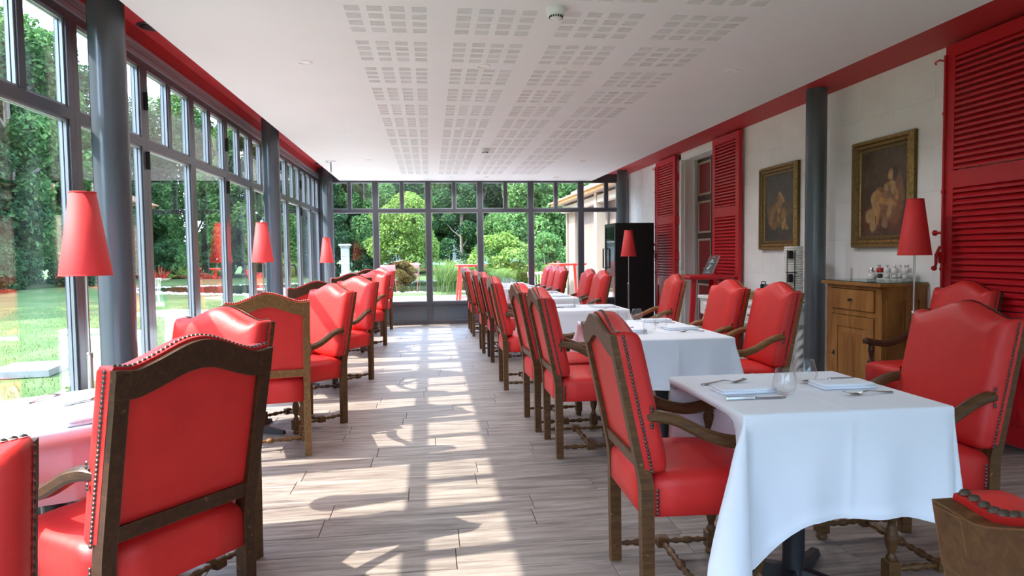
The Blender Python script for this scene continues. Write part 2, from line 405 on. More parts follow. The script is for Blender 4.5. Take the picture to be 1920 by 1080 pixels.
# ------------------------------------------------------------------ ceiling with perforated acoustic panels
CZ = 2.578
PX0, PY0 = -.4244, 3.7186
def ceiling():
    b = MB(); x0, x1, y0, y1 = -1.54, 3.0, -2.6, 12.37
    fx0, fx1, fy0, fy1 = PX0-.082, PX0-.082+2.4, PY0-.082-1.2, PY0-.082+7.8
    b.box(x0, x1, y0, y1, CZ+.017, CZ+.05)
    b.box(x0, fx0, y0, y1, CZ, CZ+.017); b.box(fx1, x1, y0, y1, CZ, CZ+.017)
    b.box(fx0, fx1, y0, fy0, CZ, CZ+.017); b.box(fx0, fx1, fy1, y1, CZ, CZ+.017)
    c = struct(b.build('ceiling', M['ceil']))
    p = MB(); NS = 6; CW = .0806; PT = .1185; X = []
    for i in range(4): X += [.082+i*PT, .082+i*PT+CW]
    X = [0]+X+[.6]
    Y = [0]
    for i in range(4):
        for k in range(NS): a = .082+i*PT + (k+.5)*CW/NS; Y += [a-.0026, a+.0026]
    Y += [.6]
    D = .010
    for j in range(len(Y)-1):
        ya, yb = Y[j], Y[j+1]
        if j % 2 == 0: p.add([(0, ya, 0), (0, yb, 0), (.6, yb, 0), (.6, ya, 0)], [(0, 1, 2, 3)]); continue
        for i in range(len(X)-1):
            xa, xb = X[i], X[i+1]
            q = [(xa, ya, 0), (xa, yb, 0), (xb, yb, 0), (xb, ya, 0)]
            if i % 2 == 0: p.add(q, [(0, 1, 2, 3)])
            else:
                t = [(v[0], v[1], D) for v in q]
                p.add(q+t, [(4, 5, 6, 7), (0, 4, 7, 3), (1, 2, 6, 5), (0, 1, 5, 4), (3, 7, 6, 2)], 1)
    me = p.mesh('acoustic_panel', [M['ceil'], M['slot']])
    for r in range(-2, 13):
        for k in range(4):
            place('acoustic_panel', me, c, (fx0+.6*k, PY0-.082+.6*r, CZ))
ceiling()
def roof_and_beams():
    b = MB(); b.box(-2.15, 4.1, -2.9, 12.7, 2.80, 2.95); struct(b.build('trim_1', M['beam']), 'red painted soffit above the glazing')
    b = MB(); b.box(-2.02, -1.90, -2.7, 12.4, 2.69, 2.80); struct(b.build('trim_2', M['beam']), 'dark red beam over the window head')
    b = MB(); b.box(3.0, 3.95, -2.7, 12.4, 2.69, 2.80); struct(b.build('trim_3', M['beam']), 'red painted soffit along the masonry wall')
    b = MB()
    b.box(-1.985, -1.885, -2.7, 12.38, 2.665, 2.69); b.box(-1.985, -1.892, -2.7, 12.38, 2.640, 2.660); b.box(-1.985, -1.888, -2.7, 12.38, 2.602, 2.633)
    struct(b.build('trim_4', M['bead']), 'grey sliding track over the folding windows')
    b = MB(); b.box(-1.985, -1.905, -2.7, 12.38, 2.60, 2.69); struct(b.build('trim_5', M['gasket']), 'black groove of the sliding track')
    b = MB(); b.box(-1.9, 3.67, 12.33, 12.48, 2.60, 2.80); b.box(3.52, 3.67, 12.30, 12.46, 0, 2.60); b.box(-2.0, -1.83, 12.36, 12.48, 0, 2.60)
    struct(b.build('trim_6', M['frame']), 'anthracite lintel and corner posts of the end window')
    b = MB(); b.box(-2.0, -1.86, -2.7, 12.4, -.12, .012); b.box(-1.9, 3.67, 12.38, 12.5, -.12, .012); b.box(-1.97, 3.67, -2.75, -2.6, -.12, .012)
    struct(b.build('trim_7', M['frame']), 'aluminium thresholds')
    for n, (x, y) in enumerate(((-1.80, 4.86), (-1.80, 11.75))):
        b = MB(); b.lathe([(.0, -.004), (.085, -.004), (.092, 0), (.092, .004)], (x, y, 2.798), 24); b.lathe([(0, -.008), (.07, -.008), (.07, 0)], (x, y, 2.797), 24, mi=1)
        struct(b.build('trim_%d' % (8+n), [M['frame'], M['gasket']]), 'dark round hatch in the red soffit')
roof_and_beams()

# ------------------------------------------------------------------ masonry wall on the right with its doorway
OPY0, OPY1, OPZ = 8.45, 9.62, 2.60
def wall_right():
    b = MB()
    b.box(3.6725, 3.95, -2.7, OPY0, 0, 2.8); b.box(3.6725, 3.95, OPY1, 12.6, 0, 2.8); b.box(3.6725, 3.95, OPY0, OPY1, OPZ, 2.8)
    w = struct(b.build('wall_right', M['joint']))
    H = .336; cache = {}
    for c in range(8):
        z0, z1 = c*H, (c+1)*H
        y = -2.7 + (.42 if c % 2 else 0) - .85
        while y < 12.35:
            ya, yb = max(y, -2.7), min(y+.86, 12.36); y += .86
            segs = [(ya, yb)]
            if z0 < OPZ-.05: segs = [(ya, min(yb, OPY0)), (max(ya, OPY1), yb)]
            for a, e in segs:
                if e-a < .06: continue
                k = round(e-a, 3)
                if k not in cache:
                    q = MB(); t = .0005; bev = .0015
                    x0, xf = .003, 0.0
                    vs = [(x0, t, t), (x0, k-t, t), (x0, k-t, H-t), (x0, t, H-t), (xf, t+bev, t+bev), (xf, k-t-bev, t+bev), (xf, k-t-bev, H-t-bev), (xf, t+bev, H-t-bev)]
                    q.add(vs, [(7, 6, 5, 4), (0, 4, 5, 1), (1, 5, 6, 2), (2, 6, 7, 3), (3, 7, 4, 0)]); cache[k] = q.mesh('block', [M['white_wall']])
                place('block', cache[k], w, (3.67, a, z0))
    # white moulded reveal round the doorway
    b = MB()
    for y0, y1 in ((OPY1-.02, OPY1+.07), (OPY0-.07, OPY0+.02)):
        b.box(3.650, 3.672, y0, y1, 0, 2.66)
    b.box(3.650, 3.672, OPY0-.07, OPY1+.07, OPZ-.01, 2.66)
    b.box(3.672, 3.95, OPY1-.02, OPY1, 0, OPZ); b.box(3.672, 3.95, OPY0, OPY0+.02, 0, OPZ); b.box(3.672, 3.95, OPY0, OPY1, OPZ-.02, OPZ)
    b.box(3.70, 3.72, OPY1-.032, OPY1-.02, 0, OPZ-.02); b.box(3.84, 3.86, OPY1-.04, OPY1-.02, 0, OPZ-.02)
    struct(b.build('trim_10', M['white_paint']), 'white moulded reveal of the doorway')
wall_right()
def door():
    e = bpy.data.objects.new('door_1', None); COL.objects.link(e); e.location = (3.90, OPY0+.02, 0); struct(e, 'dark brown double door with deep red panels')
    W = OPY1-OPY0-.04; half = W/2
    for s in range(2):
        b = MB(); y0 = s*half
        b.box(0, .045, y0+.002, y0+half-.002, .01, OPZ-.02); lf = b.build('door_leaf', M['door_brown'], e)
        for za, zb in ((.15, .80), (.86, 1.44), (1.52, 1.975), (2.06, 2.53)):
            p = MB(); p.box(-.006, .01, y0+.085, y0+half-.085, za+.03, zb-.03); p.build('door_panel', M['door_red'], e)
            p = MB(); ya, yb = y0+.06, y0+half-.06
            p.box(-.016, 0, ya, yb, za, za+.028); p.box(-.016, 0, ya, yb, zb-.028, zb); p.box(-.016, 0, ya, ya+.026, za+.028, zb-.028); p.box(-.016, 0, yb-.026, yb, za+.028, zb-.028)
            p.build('moulding', M['door_trim'], e)
    b = MB(); b.box(-.035, 0, half-.02, half+.02, .01, OPZ-.02); b.build('meeting_stile', M['door_brown'], e)
    b = MB(); b.tube([(-.04, half+.05, 1.02), (-.08, half+.05, 1.02), (-.085, half+.16, 1.02)], .009); b.build('door_handle', M['chrome'], e)
door()

# ------------------------------------------------------------------ glazing
MC = {}
def cached(key, fn):
    if key not in MC: MC[key] = fn()
    return MC[key]
WN = [0]
def leaf(loc, rotz, W, sill=0.0, st=.05, hinge=0, lever=False):
    WN[0] += 1
    e = bpy.data.objects.new('window_%d' % WN[0], None); COL.objects.link(e); e.location = loc; e.rotation_euler = (0, 0, rotz); struct(e)
    def boxmesh(key, x0, x1, y0, y1, z0, z1, mat):
        def f():
            b = MB(); b.bbox(x0, x1, y0, y1, z0, z1, .002); return b.mesh(key[0], [mat])
        return cached(key, f)
    HZ, TZ0, TZ1, PZ = 2.60, 2.018, 2.078, 2.553
    bot = .12 if sill == 0 else sill
    key = (round(W, 3), sill, st)
    for i, x in enumerate((0, W-st)): place('stile', boxmesh(('stile', key, i), x, x+st, -.03, .03, .012, HZ, M['frame']), e)
    place('head_rail', boxmesh(('head_rail', key), st, W-st, -.03, .03, PZ, HZ, M['frame']), e)
    place('transom', boxmesh(('transom', key), st, W-st, -.03, .03, TZ0, TZ1, M['frame']), e)
    if sill == 0: place('bottom_rail', boxmesh(('bottom_rail', key), st, W-st, -.03, .03, .012, .12, M['frame']), e)
    else:
        place('sill_rail', boxmesh(('sill_rail', key), st, W-st, -.045, .03, sill-.055, sill, M['frame']), e)
        place('sill_panel', boxmesh(('sill_panel', key), st, W-st, -.012, .02, .07, sill-.055, M['column']), e)
        place('bottom_rail', boxmesh(('bottom_rail', key), st, W-st, -.03, .03, .012, .07, M['frame']), e)
    mu = W/2 if W > .8 else W*.66
    place('muntin', boxmesh(('muntin', key), mu-.028, mu+.028, -.028, .028, TZ1, PZ, M['frame']), e)
    def pane(x0, x1, z0, z1, tag_):
        def f():
            b = MB(); b.box(x0, x1, -.003, .003, z0, z1); return b.mesh('pane', [M['pane']])
        place('pane', cached(('pane', key, tag_), f), e)
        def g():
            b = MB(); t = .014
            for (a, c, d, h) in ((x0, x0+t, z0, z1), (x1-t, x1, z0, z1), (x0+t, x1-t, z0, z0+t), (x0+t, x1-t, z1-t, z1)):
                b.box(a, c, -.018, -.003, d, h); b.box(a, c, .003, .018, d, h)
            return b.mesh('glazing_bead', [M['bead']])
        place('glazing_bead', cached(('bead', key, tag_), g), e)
    pane(st, mu-.028, TZ1, PZ, 0); pane(mu+.028, W-st, TZ1, PZ, 1); pane(st, W-st, bot, TZ0, 2)
    if hinge:
        for z in (.35, 1.93, 2.33):
            def f():
                b = MB(); b.box(-.016, .016, -.043, -.028, -.06, .06); b.lathe([(.008, -.06), (.008, .06)], (0, -.046, 0), 8); return b.mesh('hinge', [M['gasket']])
            place('hinge', cached(('hinge',), f), e, (0, 0, z))
    if lever:
        b = MB(); b.bbox(.01, .045, -.042, -.03, 1.00, 1.22); b.lathe([(.02, -.05), (.02, -.03)], (.028, 0, 1.14), 10, axis='y')
        b.build('lock_plate', M['chrome'], e)
        b = MB(); b.tube([(.028, -.04, 1.14), (.028, -.085, 1.14), (.04, -.095, 1.13), (.10, -.095, 1.07), (.115, -.09, 1.0)], .011); b.build('lever_handle', M['gasket'], e)
    return e
for k in range(-7, 9):
    y0 = 4.02 + .94*k; W = .938 if k < 8 else .82
    leaf((-1.93, y0, 0), rad(90), W, 0.0, .058, hinge=k % 2, lever=(k == 6))
for i, (x0, W) in enumerate(((-1.83, .90), (-.93, .93), (0, .93), (.93, .93), (1.86, .93), (2.79, .73))):
    leaf((x0, 12.41, 0), 0, W, .41, .046)
for i in range(6):
    leaf((3.67-.93*i, -2.66, 0), rad(180), .93, 0, .046)

# ------------------------------------------------------------------ columns
def column(x, y, h, label, r=.092):
    t = thing('steel_column', label, 'column', (x, y, 0), 0, 'slate grey steel columns')
    b = MB(); b.lathe([(r, .012), (r, h)], (0, 0, 0), 40); b.build('shaft', M['column'], t)
    b = MB(); b.lathe([(r+.012, 0), (r+.012, .010), (r+.004, .016), (r, .016)], (0, 0, 0), 40); b.build('base_ring', M['column'], t)
column(-1.722, 4.02, 2.797, 'thick grey steel column beside the nearest red floor lamp at the glazing')
column(-1.728, 7.93, 2.797, 'grey steel column behind the second window-side lamp')
column(-1.728, 12.22, 2.797, 'grey steel column in the far left corner by the end window')
column(3.45, 5.78, 2.69, 'dark grey steel column beside the wooden cabinet', .089)
column(3.39, 11.75, 2.69, 'dark grey steel column behind the black wine cabinet', .092)

# ------------------------------------------------------------------ ceiling fittings
SPOT_W = 17.0
def ceiling_fittings():
    ring = MB(); ring.lathe([(.036, .001), (.040, -.006), (.047, -.006), (.050, 0)], (0, 0, 0), 24, caps=False)
    lens = MB(); lens.lathe([(0, -.001), (.037, -.001)], (0, 0, 0), 24, caps=False)
    rm, lm = ring.mesh('rim', [M['white_paint']]), lens.mesh('lens', [M['lamp_lens']])
    for r, y in enumerate((4.83, 7.26, 9.69, 11.78)):
        for c, x in enumerate((-.81, .40, 1.00, 2.22)):
            t = thing('ceiling_spotlight', 'small round recessed ceiling spotlight, %s across the %s row from the camera' % (('first', 'second', 'third', 'fourth')[c], ('nearest', 'second', 'third', 'farthest')[r]), 'spotlight', (x, y, CZ), 0, 'recessed ceiling spotlights')
            place('rim', rm, t); place('lens', lm, t)
            ld = bpy.data.lights.new('spot_fill', 'SPOT'); ld.energy = SPOT_W; ld.spot_size = rad(150); ld.spot_blend = .6; ld.shadow_soft_size = .035; ld.color = (.97, .98, 1.0)  # low fill light added inside the real fittings to lift the right wall
            lo = place('spot_fill', ld, t, (0, 0, -.012))
    for (x, y, lb) in ((.70, 3.68, 'white round smoke detector near the camera on the ceiling'), (.72, 8.61, 'white round smoke detector far down the ceiling')):
        t = thing('smoke_detector', lb, 'smoke detector', (x, y, CZ), 0, 'smoke detectors')
        b = MB(); b.lathe([(.052, 0), (.053, -.012), (.050, -.020), (.050, -.026)], (0, 0, 0), 28); b.build('base', M['plastic_white'], t)
        b = MB(); b.lathe([(.049, -.026), (.049, -.036), (.036, -.040), (.033, -.052), (.020, -.058), (0, -.058)], (0, 0, 0), 28, caps=False); b.build('sensor_cap', M['plastic_white'], t)
        b = MB()
        for k in range(18):
            a = 2*pi*k/18; R = Matrix.Rotation(a, 3, 'Z'); b.box(.0335, .0375, -.003, .003, -.052, -.041, R=R)
        b.build('vent_slots', M['gasket'], t)['kind'] = 'stuff'
    t = thing('ceiling_sensor', 'thin rod sensor on a round plate hanging from the far left ceiling', 'sensor', (-1.34, 9.86, CZ))
    b = MB(); b.lathe([(.075, 0), (.075, -.006), (.02, -.012)], (0, 0, 0), 24); b.build('ceiling_plate', M['chrome'], t)
    b = MB(); b.lathe([(.010, -.012), (.010, -.13), (.004, -.15)], (0, 0, 0), 10); b.build('rod', M['chrome'], t)
ceiling_fittings()

# ------------------------------------------------------------------ armchairs
def hump(y):
    a = abs(y)
    h = .052*(.5+.5*cos(pi*min(a, .19)/.19))
    return h - .006*exp(-((a-.19)/.03)**2)
def rk(z): return 0 if z < .46 else -(z-.46)*.115/.54
BT = .995
def poly_scale(P, s, cx, cy): return [(cx+(a-cx)*s, cy+(c-cy)*s) for a, c in P]
def inset(P, d):
    """move a closed ccw outline inwards by d"""
    out = []; n = len(P)
    for i in range(n):
        p0, p1, p2 = Vector(P[i-1]), Vector(P[i]), Vector(P[(i+1) % n])
        e1, e2 = (p1-p0).normalized(), (p2-p1).normalized()
        n1, n2 = Vector((-e1.y, e1.x)), Vector((-e2.y, e2.x)); m = (n1+n2)
        m = m.normalized() if m.length > 1e-6 else n1
        k = d/max(.45, m.dot(n1)); out.append(tuple(p1+m*k))
    return out
def shrink(P, d, cx, cy, hx, hy):
    return [(cx+(a-cx)*(hx-d)/hx, cy+(c-cy)*(hy-d)/hy) for a, c in P]
def nail_field(pts, r=.0066):
    """pts: list of (pos, normal): domed nail heads"""
    b = MB()
    for p, n in pts:
        p = Vector(p); n = Vector(n).normalized()
        a = n.cross(Vector((0, .3, 1)) if abs(n.z) < .9 else Vector((1, 0, 0))).normalized(); c = n.cross(a)
        vs = [p + n*r*.62]
        for rr, hh in ((.68, .42), (1.0, 0)):
            vs += [p + (a*cos(2*pi*k/7)+c*sin(2*pi*k/7))*r*rr + n*r*hh for k in range(7)]
        fs = [(0, 1+k, 1+(k+1) % 7) for k in range(7)] + [(1+k, 8+k, 8+(k+1) % 7, 1+(k+1) % 7) for k in range(7)]
        b.add(vs, fs, 0, True)
    return b
def chair_meshes():
    m = {}
    W = [M['wood_mid']]
    # rear posts: straight leg, then raked back stile
    for s in (-1, 1):
        b = MB(); rs = []
        for z, x, hw in ((0, .004, .0215), (.2, .002, .0225), (.44, 0, .0235), (.48, rk(.48), .0235), (.75, rk(.75), .021), (BT-.012, rk(BT-.012), .020)):
            y0, y1 = s*.222-.020, s*.222+.020
            rs.append([(x-hw, y0, z), (x+hw, y0, z), (x+hw, y1, z), (x-hw, y1, z)])
        b.rings(rs, smooth=False); m['rear_leg%d' % s] = b.mesh('rear_leg', W)
    # arched top rail and lower back rail
    b = MB(); n = 26; rs = []
    for i in range(n+1):
        y = -.243+.486*i/n; h = hump(y); zt, zb = BT-.006+h, BT-.082+h*.92
        rs.append([(rk(zb)-.021, y, zb), (rk(zb)+.006, y, zb), (rk(zt)+.006, y, zt), (rk(zt)-.019, y, zt)])
    b.rings(rs, smooth=False); m['top_rail'] = b.mesh('top_rail', W)
    b = MB(); b.rings([[(rk(z)-.018, y, z) for (z, y) in ()] or [(rk(.515)-.017, y, .515), (rk(.515)+.017, y, .515), (rk(.56)+.017, y, .56), (rk(.56)-.017, y, .56)] for y in (-.203, .203)], smooth=False)
    m['back_rail'] = b.mesh('back_rail', W)
    # leather seen from behind, inside the frame
    b = MB(); rs = []
    for i in range(n+1):
        y = -.205+.41*i/n; zb, zt = .55, BT-.07+hump(y)*.92
        rs.append([(rk(z)-.002-.004*sin(pi*j/4)*sin(pi*i/n), y, z) for j, z in enumerate([zb+(zt-zb)*t/4 for t in range(5)])])
    vs = [p for r in rs for p in r]; fs = [(i*5+j, i*5+j+1, (i+1)*5+j+1, (i+1)*5+j) for i in range(n) for j in range(4)]
    b.add(vs, fs, 0, True); m['back_panel'] = b.mesh('back_panel', [M['leather']])
    # padded backrest: outline (y,z) in slices from the frame forward
    P = [(y, .505) for y in (-.2, -.1, 0, .1, .2)]
    P += [(.236, .510), (.243, .525)] + [(.243, z) for z in (.62, .68, .72, .80, .90)] + [(.243, BT-.012)]
    P += [(y, BT+.002+hump(y)) for y in [.236-.472*i/30 for i in range(31)]]
    P += [(-.243, BT-.012)] + [(-.243, z) for z in (.90, .80, .72, .68, .62)] + [(-.243, .525), (-.236, .510)]
    b = MB(); rs = []
    for d, x in ((0, .004), (-.002, .034), (0, .062), (.004, .074), (.013, .084), (.030, .091)):
        rs.append([(rk(c)+x, a, c) for a, c in shrink(P, d, 0, .755, .243, .27)])
    dome = lambda a, c: .088+.020*max(0, 1-(a/.243)**2)**.6*max(0, 1-((c-.76)/.29)**2)**.6
    rs[-1] = [(rk(c)+dome(a, c), a, c) for a, c in shrink(P, .030, 0, .755, .243, .27)]
    for sc in (.86, .72, .58, .44, .3, .16, .03):
        rs.append([(rk(c)+dome(a, c), a, c) for a, c in poly_scale(shrink(P, .03, 0, .755, .243, .27), sc, 0, .755)])
    b.rings(rs, smooth=True); m['backrest'] = b.mesh('backrest', [M['leather']])
    # seat cushion, notched between the rear posts
    Q = [(-.018, -.199), (.0245, -.199), (.0245, -.236), (.12, -.240), (.28, -.245), (.45, -.248), (.462, -.240), (.466, -.12), (.466, 0), (.466, .12), (.462, .240), (.45, .248),
         (.28, .245), (.12, .240), (.0245, .236), (.0245, .199), (-.018, .199), (-.018, .1), (-.018, 0), (-.018, -.1)]
    b = MB(); rs = []
    for d, z in ((.004, .352), (0, .356), (-.001, .40), (-.001, .455), (.003, .474), (.012, .487), (.028, .494)):
        rs.append([(a, c, z) for a, c in shrink(Q, d, .222, 0, .244, .248)])
    dome2 = lambda a, c: .490+.026*max(0, 1-(c/.25)**2)**.6*max(0, 1-((a-.22)/.25)**2)**.6
    rs[-1] = [(a, c, dome2(a, c)) for a, c in shrink(Q, .028, .222, 0, .244, .248)]
    for sc in (.85, .7, .55, .4, .25, .1, .02):
        rs.append([(a, c, dome2(a, c)) for a, c in poly_scale(shrink(Q, .028, .222, 0, .244, .248), sc, .222, 0)])
    b.rings(rs, smooth=True); m['seat'] = b.mesh('seat', [M['leather']])
    # turned front legs with a square block
    b = MB()
    b.lathe([(.012, 0), (.021, .006), (.025, .016), (.021, .026), (.013, .033)], n=14); b.bbox(-.024, .024, -.024, .024, .032, .102, .004)
    b.lathe([(.014, .100), (.021, .112), (.014, .122), (.012, .132), (.018, .150), (.025, .178), (.024, .20), (.016, .232), (.013, .25), (.020, .258), (.020, .268), (.014, .276), (.016, .30), (.022, .33), (.022, .353)], n=14)
    m['front_leg'] = b.mesh('front_leg', W)
    # turned stretchers
    def turned(b, p0, p1, R0=.009):
        p0, p1 = Vector(p0), Vector(p1); n = 15; pts, rr = [], []
        prof = [.75, .8, 1.0, 1.35, 1.0, .95, 1.5, 1.55, 1.5, .95, 1.0, 1.35, 1.0, .8, .75]
        for i in range(n): pts.append(p0.lerp(p1, i/(n-1))); rr.append(R0*prof[i]*1.1)
        b.tube(pts, rr, 10)
    for s in (-1, 1):
        b = MB(); turned(b, (.02, s*.222, .066), (.178, s*.219, .066)); turned(b, (.226, s*.218, .066), (.39, s*.216, .066))
        b.bbox(.178, .226, s*.218-.020, s*.218+.020, .045, .088, .004); m['stretcher%d' % s] = b.mesh('stretcher', W)
    b = MB(); turned(b, (.202, -.2, .066), (.202, -.024, .066), .0095); turned(b, (.202, .024, .066), (.202, .2, .066), .0095)
    b.lathe([(.010, -.024), (.017, -.016), (.019, 0), (.017, .016), (.010, .024)], (.202, 0, .066), 10, axis='y'); m['cross_stretcher'] = b.mesh('cross_stretcher', W)
    # curved armrests and their turned posts
    for s in (-1, 1):
        key = [(-.012, .220, .700), (.02, .230, .706), (.05, .238, .704), (.10, .243, .690), (.15, .247, .665), (.20, .250, .640), (.25, .253, .622), (.30, .255, .612), (.35, .256, .613), (.40, .257, .622), (.44, .257, .631), (.458, .257, .634), (.466, .257, .635)]
        path = []
        for i in range(len(key)-1):      # Catmull-Rom through the key points
            p0, p1, p2, p3 = (Vector(key[max(0, min(len(key)-1, i+d))]) for d in (-1, 0, 1, 2))
            for t in (0, .33, .67):
                path.append(tuple(.5*((2*p1)+(p2-p0)*t+(2*p0-5*p1+4*p2-p3)*t*t+(3*p1-p0-3*p2+p3)*t**3)))
        path.append(key[-1])
        b = MB(); rs = []
        for i, (x, y, z) in enumerate(path):
            p = Vector((x, s*y, z)); q0, q1 = Vector(path[max(i-1, 0)]), Vector(path[min(i+1, len(path)-1)])
            t = Vector((q1.x-q0.x, 0, q1.z-q0.z)).normalized(); up = Vector((-t.z, 0, t.x))
            hw = .021 + .006*smooth(.12, .4, x); hh = .019 + .002*smooth(.1, .3, x)
            if i > len(path)-4: q = (.92, .72, .45)[i-len(path)+3]; hw *= q; hh *= q
            prof = [(-1, -.55), (-.7, -1), (.7, -1), (1, -.55), (1, .45), (.82, .62), (.62, .92), (0, 1.08), (-.62, .92), (-.82, .62), (-1, .45)]
            rs.append([tuple(p + Vector((0, hw*a, 0)) + up*(hh*c)) for a, c in prof])
        b.rings(rs, smooth=False); m['armrest%d' % s] = b.mesh('armrest', W)
    b = MB(); b.bbox(-.021, .021, -.021, .021, -.135, -.03, .004)
    b.lathe([(.012, -.031), (.024, -.022), (.024, -.014), (.013, -.006), (.011, .006), (.015, .03), (.021, .058), (.021, .075), (.016, .084), (.019, .095), (.019, .118)], n=14)
    m['arm_post'] = b.mesh('arm_post', W)
    # nails
    pts = []
    for s in (-1, 1):
        z = .515
        while z < BT-.01: pts.append(((rk(z)+.026, s*.2462, z), (-.25, s, 0))); z += .0130
        for k in range(7): pts.append(((.036, s*.2400, .365+k*.0135), (0, s, 0)))
        for dz in (-.034, -.024, .024, .034): pts.append(((rk(.70)+.052+(.012 if abs(dz) > .02 else 0), s*.2480, .704+dz), (0, s, .1)))
    y = -.238
    while y < .239:
        pts.append(((rk(BT)+.012, y, BT+.0045+hump(y)), (-.3, 0, 1))); y += .0130
    m['nail_trim'] = nail_field(pts).mesh('nail_trim', [M['nail']])
    return m
CH = chair_meshes()
def make_chair(label, wood_key, loc, rotz):
    t = thing('carver_armchair', label, 'armchair', loc, rotz, 'red leather armchairs')
    w = M[wood_key]
    def part(key, parent=t, loc=None, wd=False):
        o = place(CH[key].name.split('.')[0], CH[key], parent, loc)
        if wd: o.material_slots[0].link = 'OBJECT'; o.material_slots[0].material = w
        return o
    for s in (-1, 1):
        part('rear_leg%d' % s, wd=True); part('front_leg', loc=(.412, s*.216, 0), wd=True); part('stretcher%d' % s, wd=True)
        a = part('armrest%d' % s, wd=True); part('arm_post', a, (.415, s*.253, .506), True)
    for k in ('top_rail', 'back_rail', 'cross_stretcher'): part(k, wd=True)
    for k in ('back_panel', 'backrest', 'seat'): part(k)
    part('nail_trim')['kind'] = 'stuff'
    return t
protos = {k: None for k in ('wood_dark', 'wood_mid', 'wood_light')}
def chair(x, y, deg, wood_key, label):
    if protos[wood_key] is None: protos[wood_key] = make_chair(label, wood_key, (x, y, 0), rad(deg))
    else: dup(protos[wood_key], (x, y, 0), rad(deg), label)
# window side, from the camera to the far end
chair(-.815, .955, 286, 'wood_dark', 'red leather armchair cut by the left picture edge, only its studded back corner showing')
chair(-.735, 2.06, 143, 'wood_dark', 'large red armchair in the left foreground with its dark wooden back towards the viewer')
chair(-.94, 3.04, 241, 'wood_mid', 'red armchair facing the viewer just behind the large left foreground chair, glossy sunlit top')
chair(-1.0, 4.36, 104, 'wood_light', 'red armchair with a pale honey wood back frame in the left row')
chair(-.815, 5.40, 224, 'wood_mid', 'red armchair facing the viewer just behind the pale honey wood chair, striped by sunlight')
chair(-1.0, 6.17, 107, 'wood_dark', 'red armchair with dark back frame just beyond the sun striped chair, left row')
chair(-.79, 7.16, 236, 'wood_mid', 'fourth red armchair facing the viewer in the left row, seen from its studded side')
chair(-.97, 8.55, 107, 'wood_dark', 'red armchair showing only its arched top rail, fourth back-turned one in left row')
chair(-.81, 9.77, 234, 'wood_mid', 'red armchair facing the viewer, last but one in the left row')
chair(-.97, 10.72, 107, 'wood_dark', 'red armchair turned away at the far end of the left row')
chair(-.85, 11.83, 240, 'wood_mid', 'last red armchair of the left row, beside the end window')
# along the aisle, left sides of the white tables
chair(.69, .45, 1, 'wood_mid', 'red armchair in the bottom right corner with worn brown wood and large nail heads')
chair(.735, 2.475, -1, 'wood_mid', 'big red armchair on the aisle side of the nearest white table, whole seat showing')
chair(.775, 4.32, 0, 'wood_mid', 'red armchair on the aisle at the second white table, nearer of two')
chair(.735, 4.96, 2, 'wood_mid', 'red armchair on the aisle at the second white table, farther of two')
chair(.685, 6.47, 0, 'wood_mid', 'red armchair on the aisle at the third white table')
chair(.71, 8.10, 0, 'wood_dark', 'red armchair on the aisle at the fourth white table, nearer of two')
chair(.665, 8.84, 0, 'wood_mid', 'red armchair on the aisle at the fourth white table, farther of two')
chair(.655, 10.62, 0, 'wood_mid', 'red armchair on the aisle at the farthest white table, nearer one')
chair(.655, 11.28, 0, 'wood_mid', 'red armchair on the aisle at the farthest white table, farther of two')
# wall side
chair(2.105, 2.55, 182, 'wood_mid', 'big red armchair on the wall side of the nearest white table, facing the aisle')
chair(2.27, 4.38, 180, 'wood_light', 'red armchair left of the dark grey column, wall side of the second table')
chair(2.18, 4.94, 180, 'wood_light', 'red armchair in front of the white carved console, wall side of the second table')
chair(2.26, 6.31, 172, 'wood_light', 'red armchair in front of the red high table, wall side of the third white table')
chair(1.99, 8.02, 180, 'wood_mid', 'red armchair beside the black wine cabinet, nearer of two')
chair(2.0, 8.76, 180, 'wood_mid', 'red armchair beside the black wine cabinet, farther of two')
chair(1.96, 10.38, 180, 'wood_mid', 'red armchair on the wall side of the farthest table, nearest of three')
chair(1.97, 11.0, 180, 'wood_mid', 'red armchair on the wall side of the farthest table, middle of three')
chair(1.97, 11.62, 180, 'wood_mid', 'red armchair on the wall side of the farthest table, last of three')
chair(3.44, 4.11, 180, 'wood_dark', 'red armchair with dark arms against the big red shutter')

# ------------------------------------------------------------------ tables under white cloths
def table(x, y, rotz, w, d, label, bases=((0, 0),)):
    t = thing('pedestal_table', label, 'table', (x, y, 0), rotz, 'black pedestal tables')
    b = MB(); b.bbox(-w/2+.008, w/2-.008, -d/2+.008, d/2-.008, .712, .738, .004); b.build('tabletop', M['black'], t)
    for (bx, by) in bases:
        b = MB(); b.lathe([(.045, .04), (.042, .06), (.040, .10), (.040, .66), (.07, .70), (.07, .712)], (bx, by, 0), 20); b.build('pedestal', M['black'], t)
        for k in range(4):
            a = pi/4+k*pi/2
            b = MB(); p = [(0.02, .055), (.12, .045), (.25, .022), (.31, .014)]; rs = []
            for r, z in p:
                hw = .032-.03*r; R = Matrix.Rotation(a, 3, 'Z')
                rs.append([tuple(R @ Vector(q)+Vector((bx, by, 0))) for q in ((r, -hw, max(0, z-.05)), (r, hw, max(0, z-.05)), (r, hw*.6, z+.012), (r, -hw*.6, z+.012))])
            b.rings(rs, smooth=False); b.build('foot', M['black'], t)
    return t
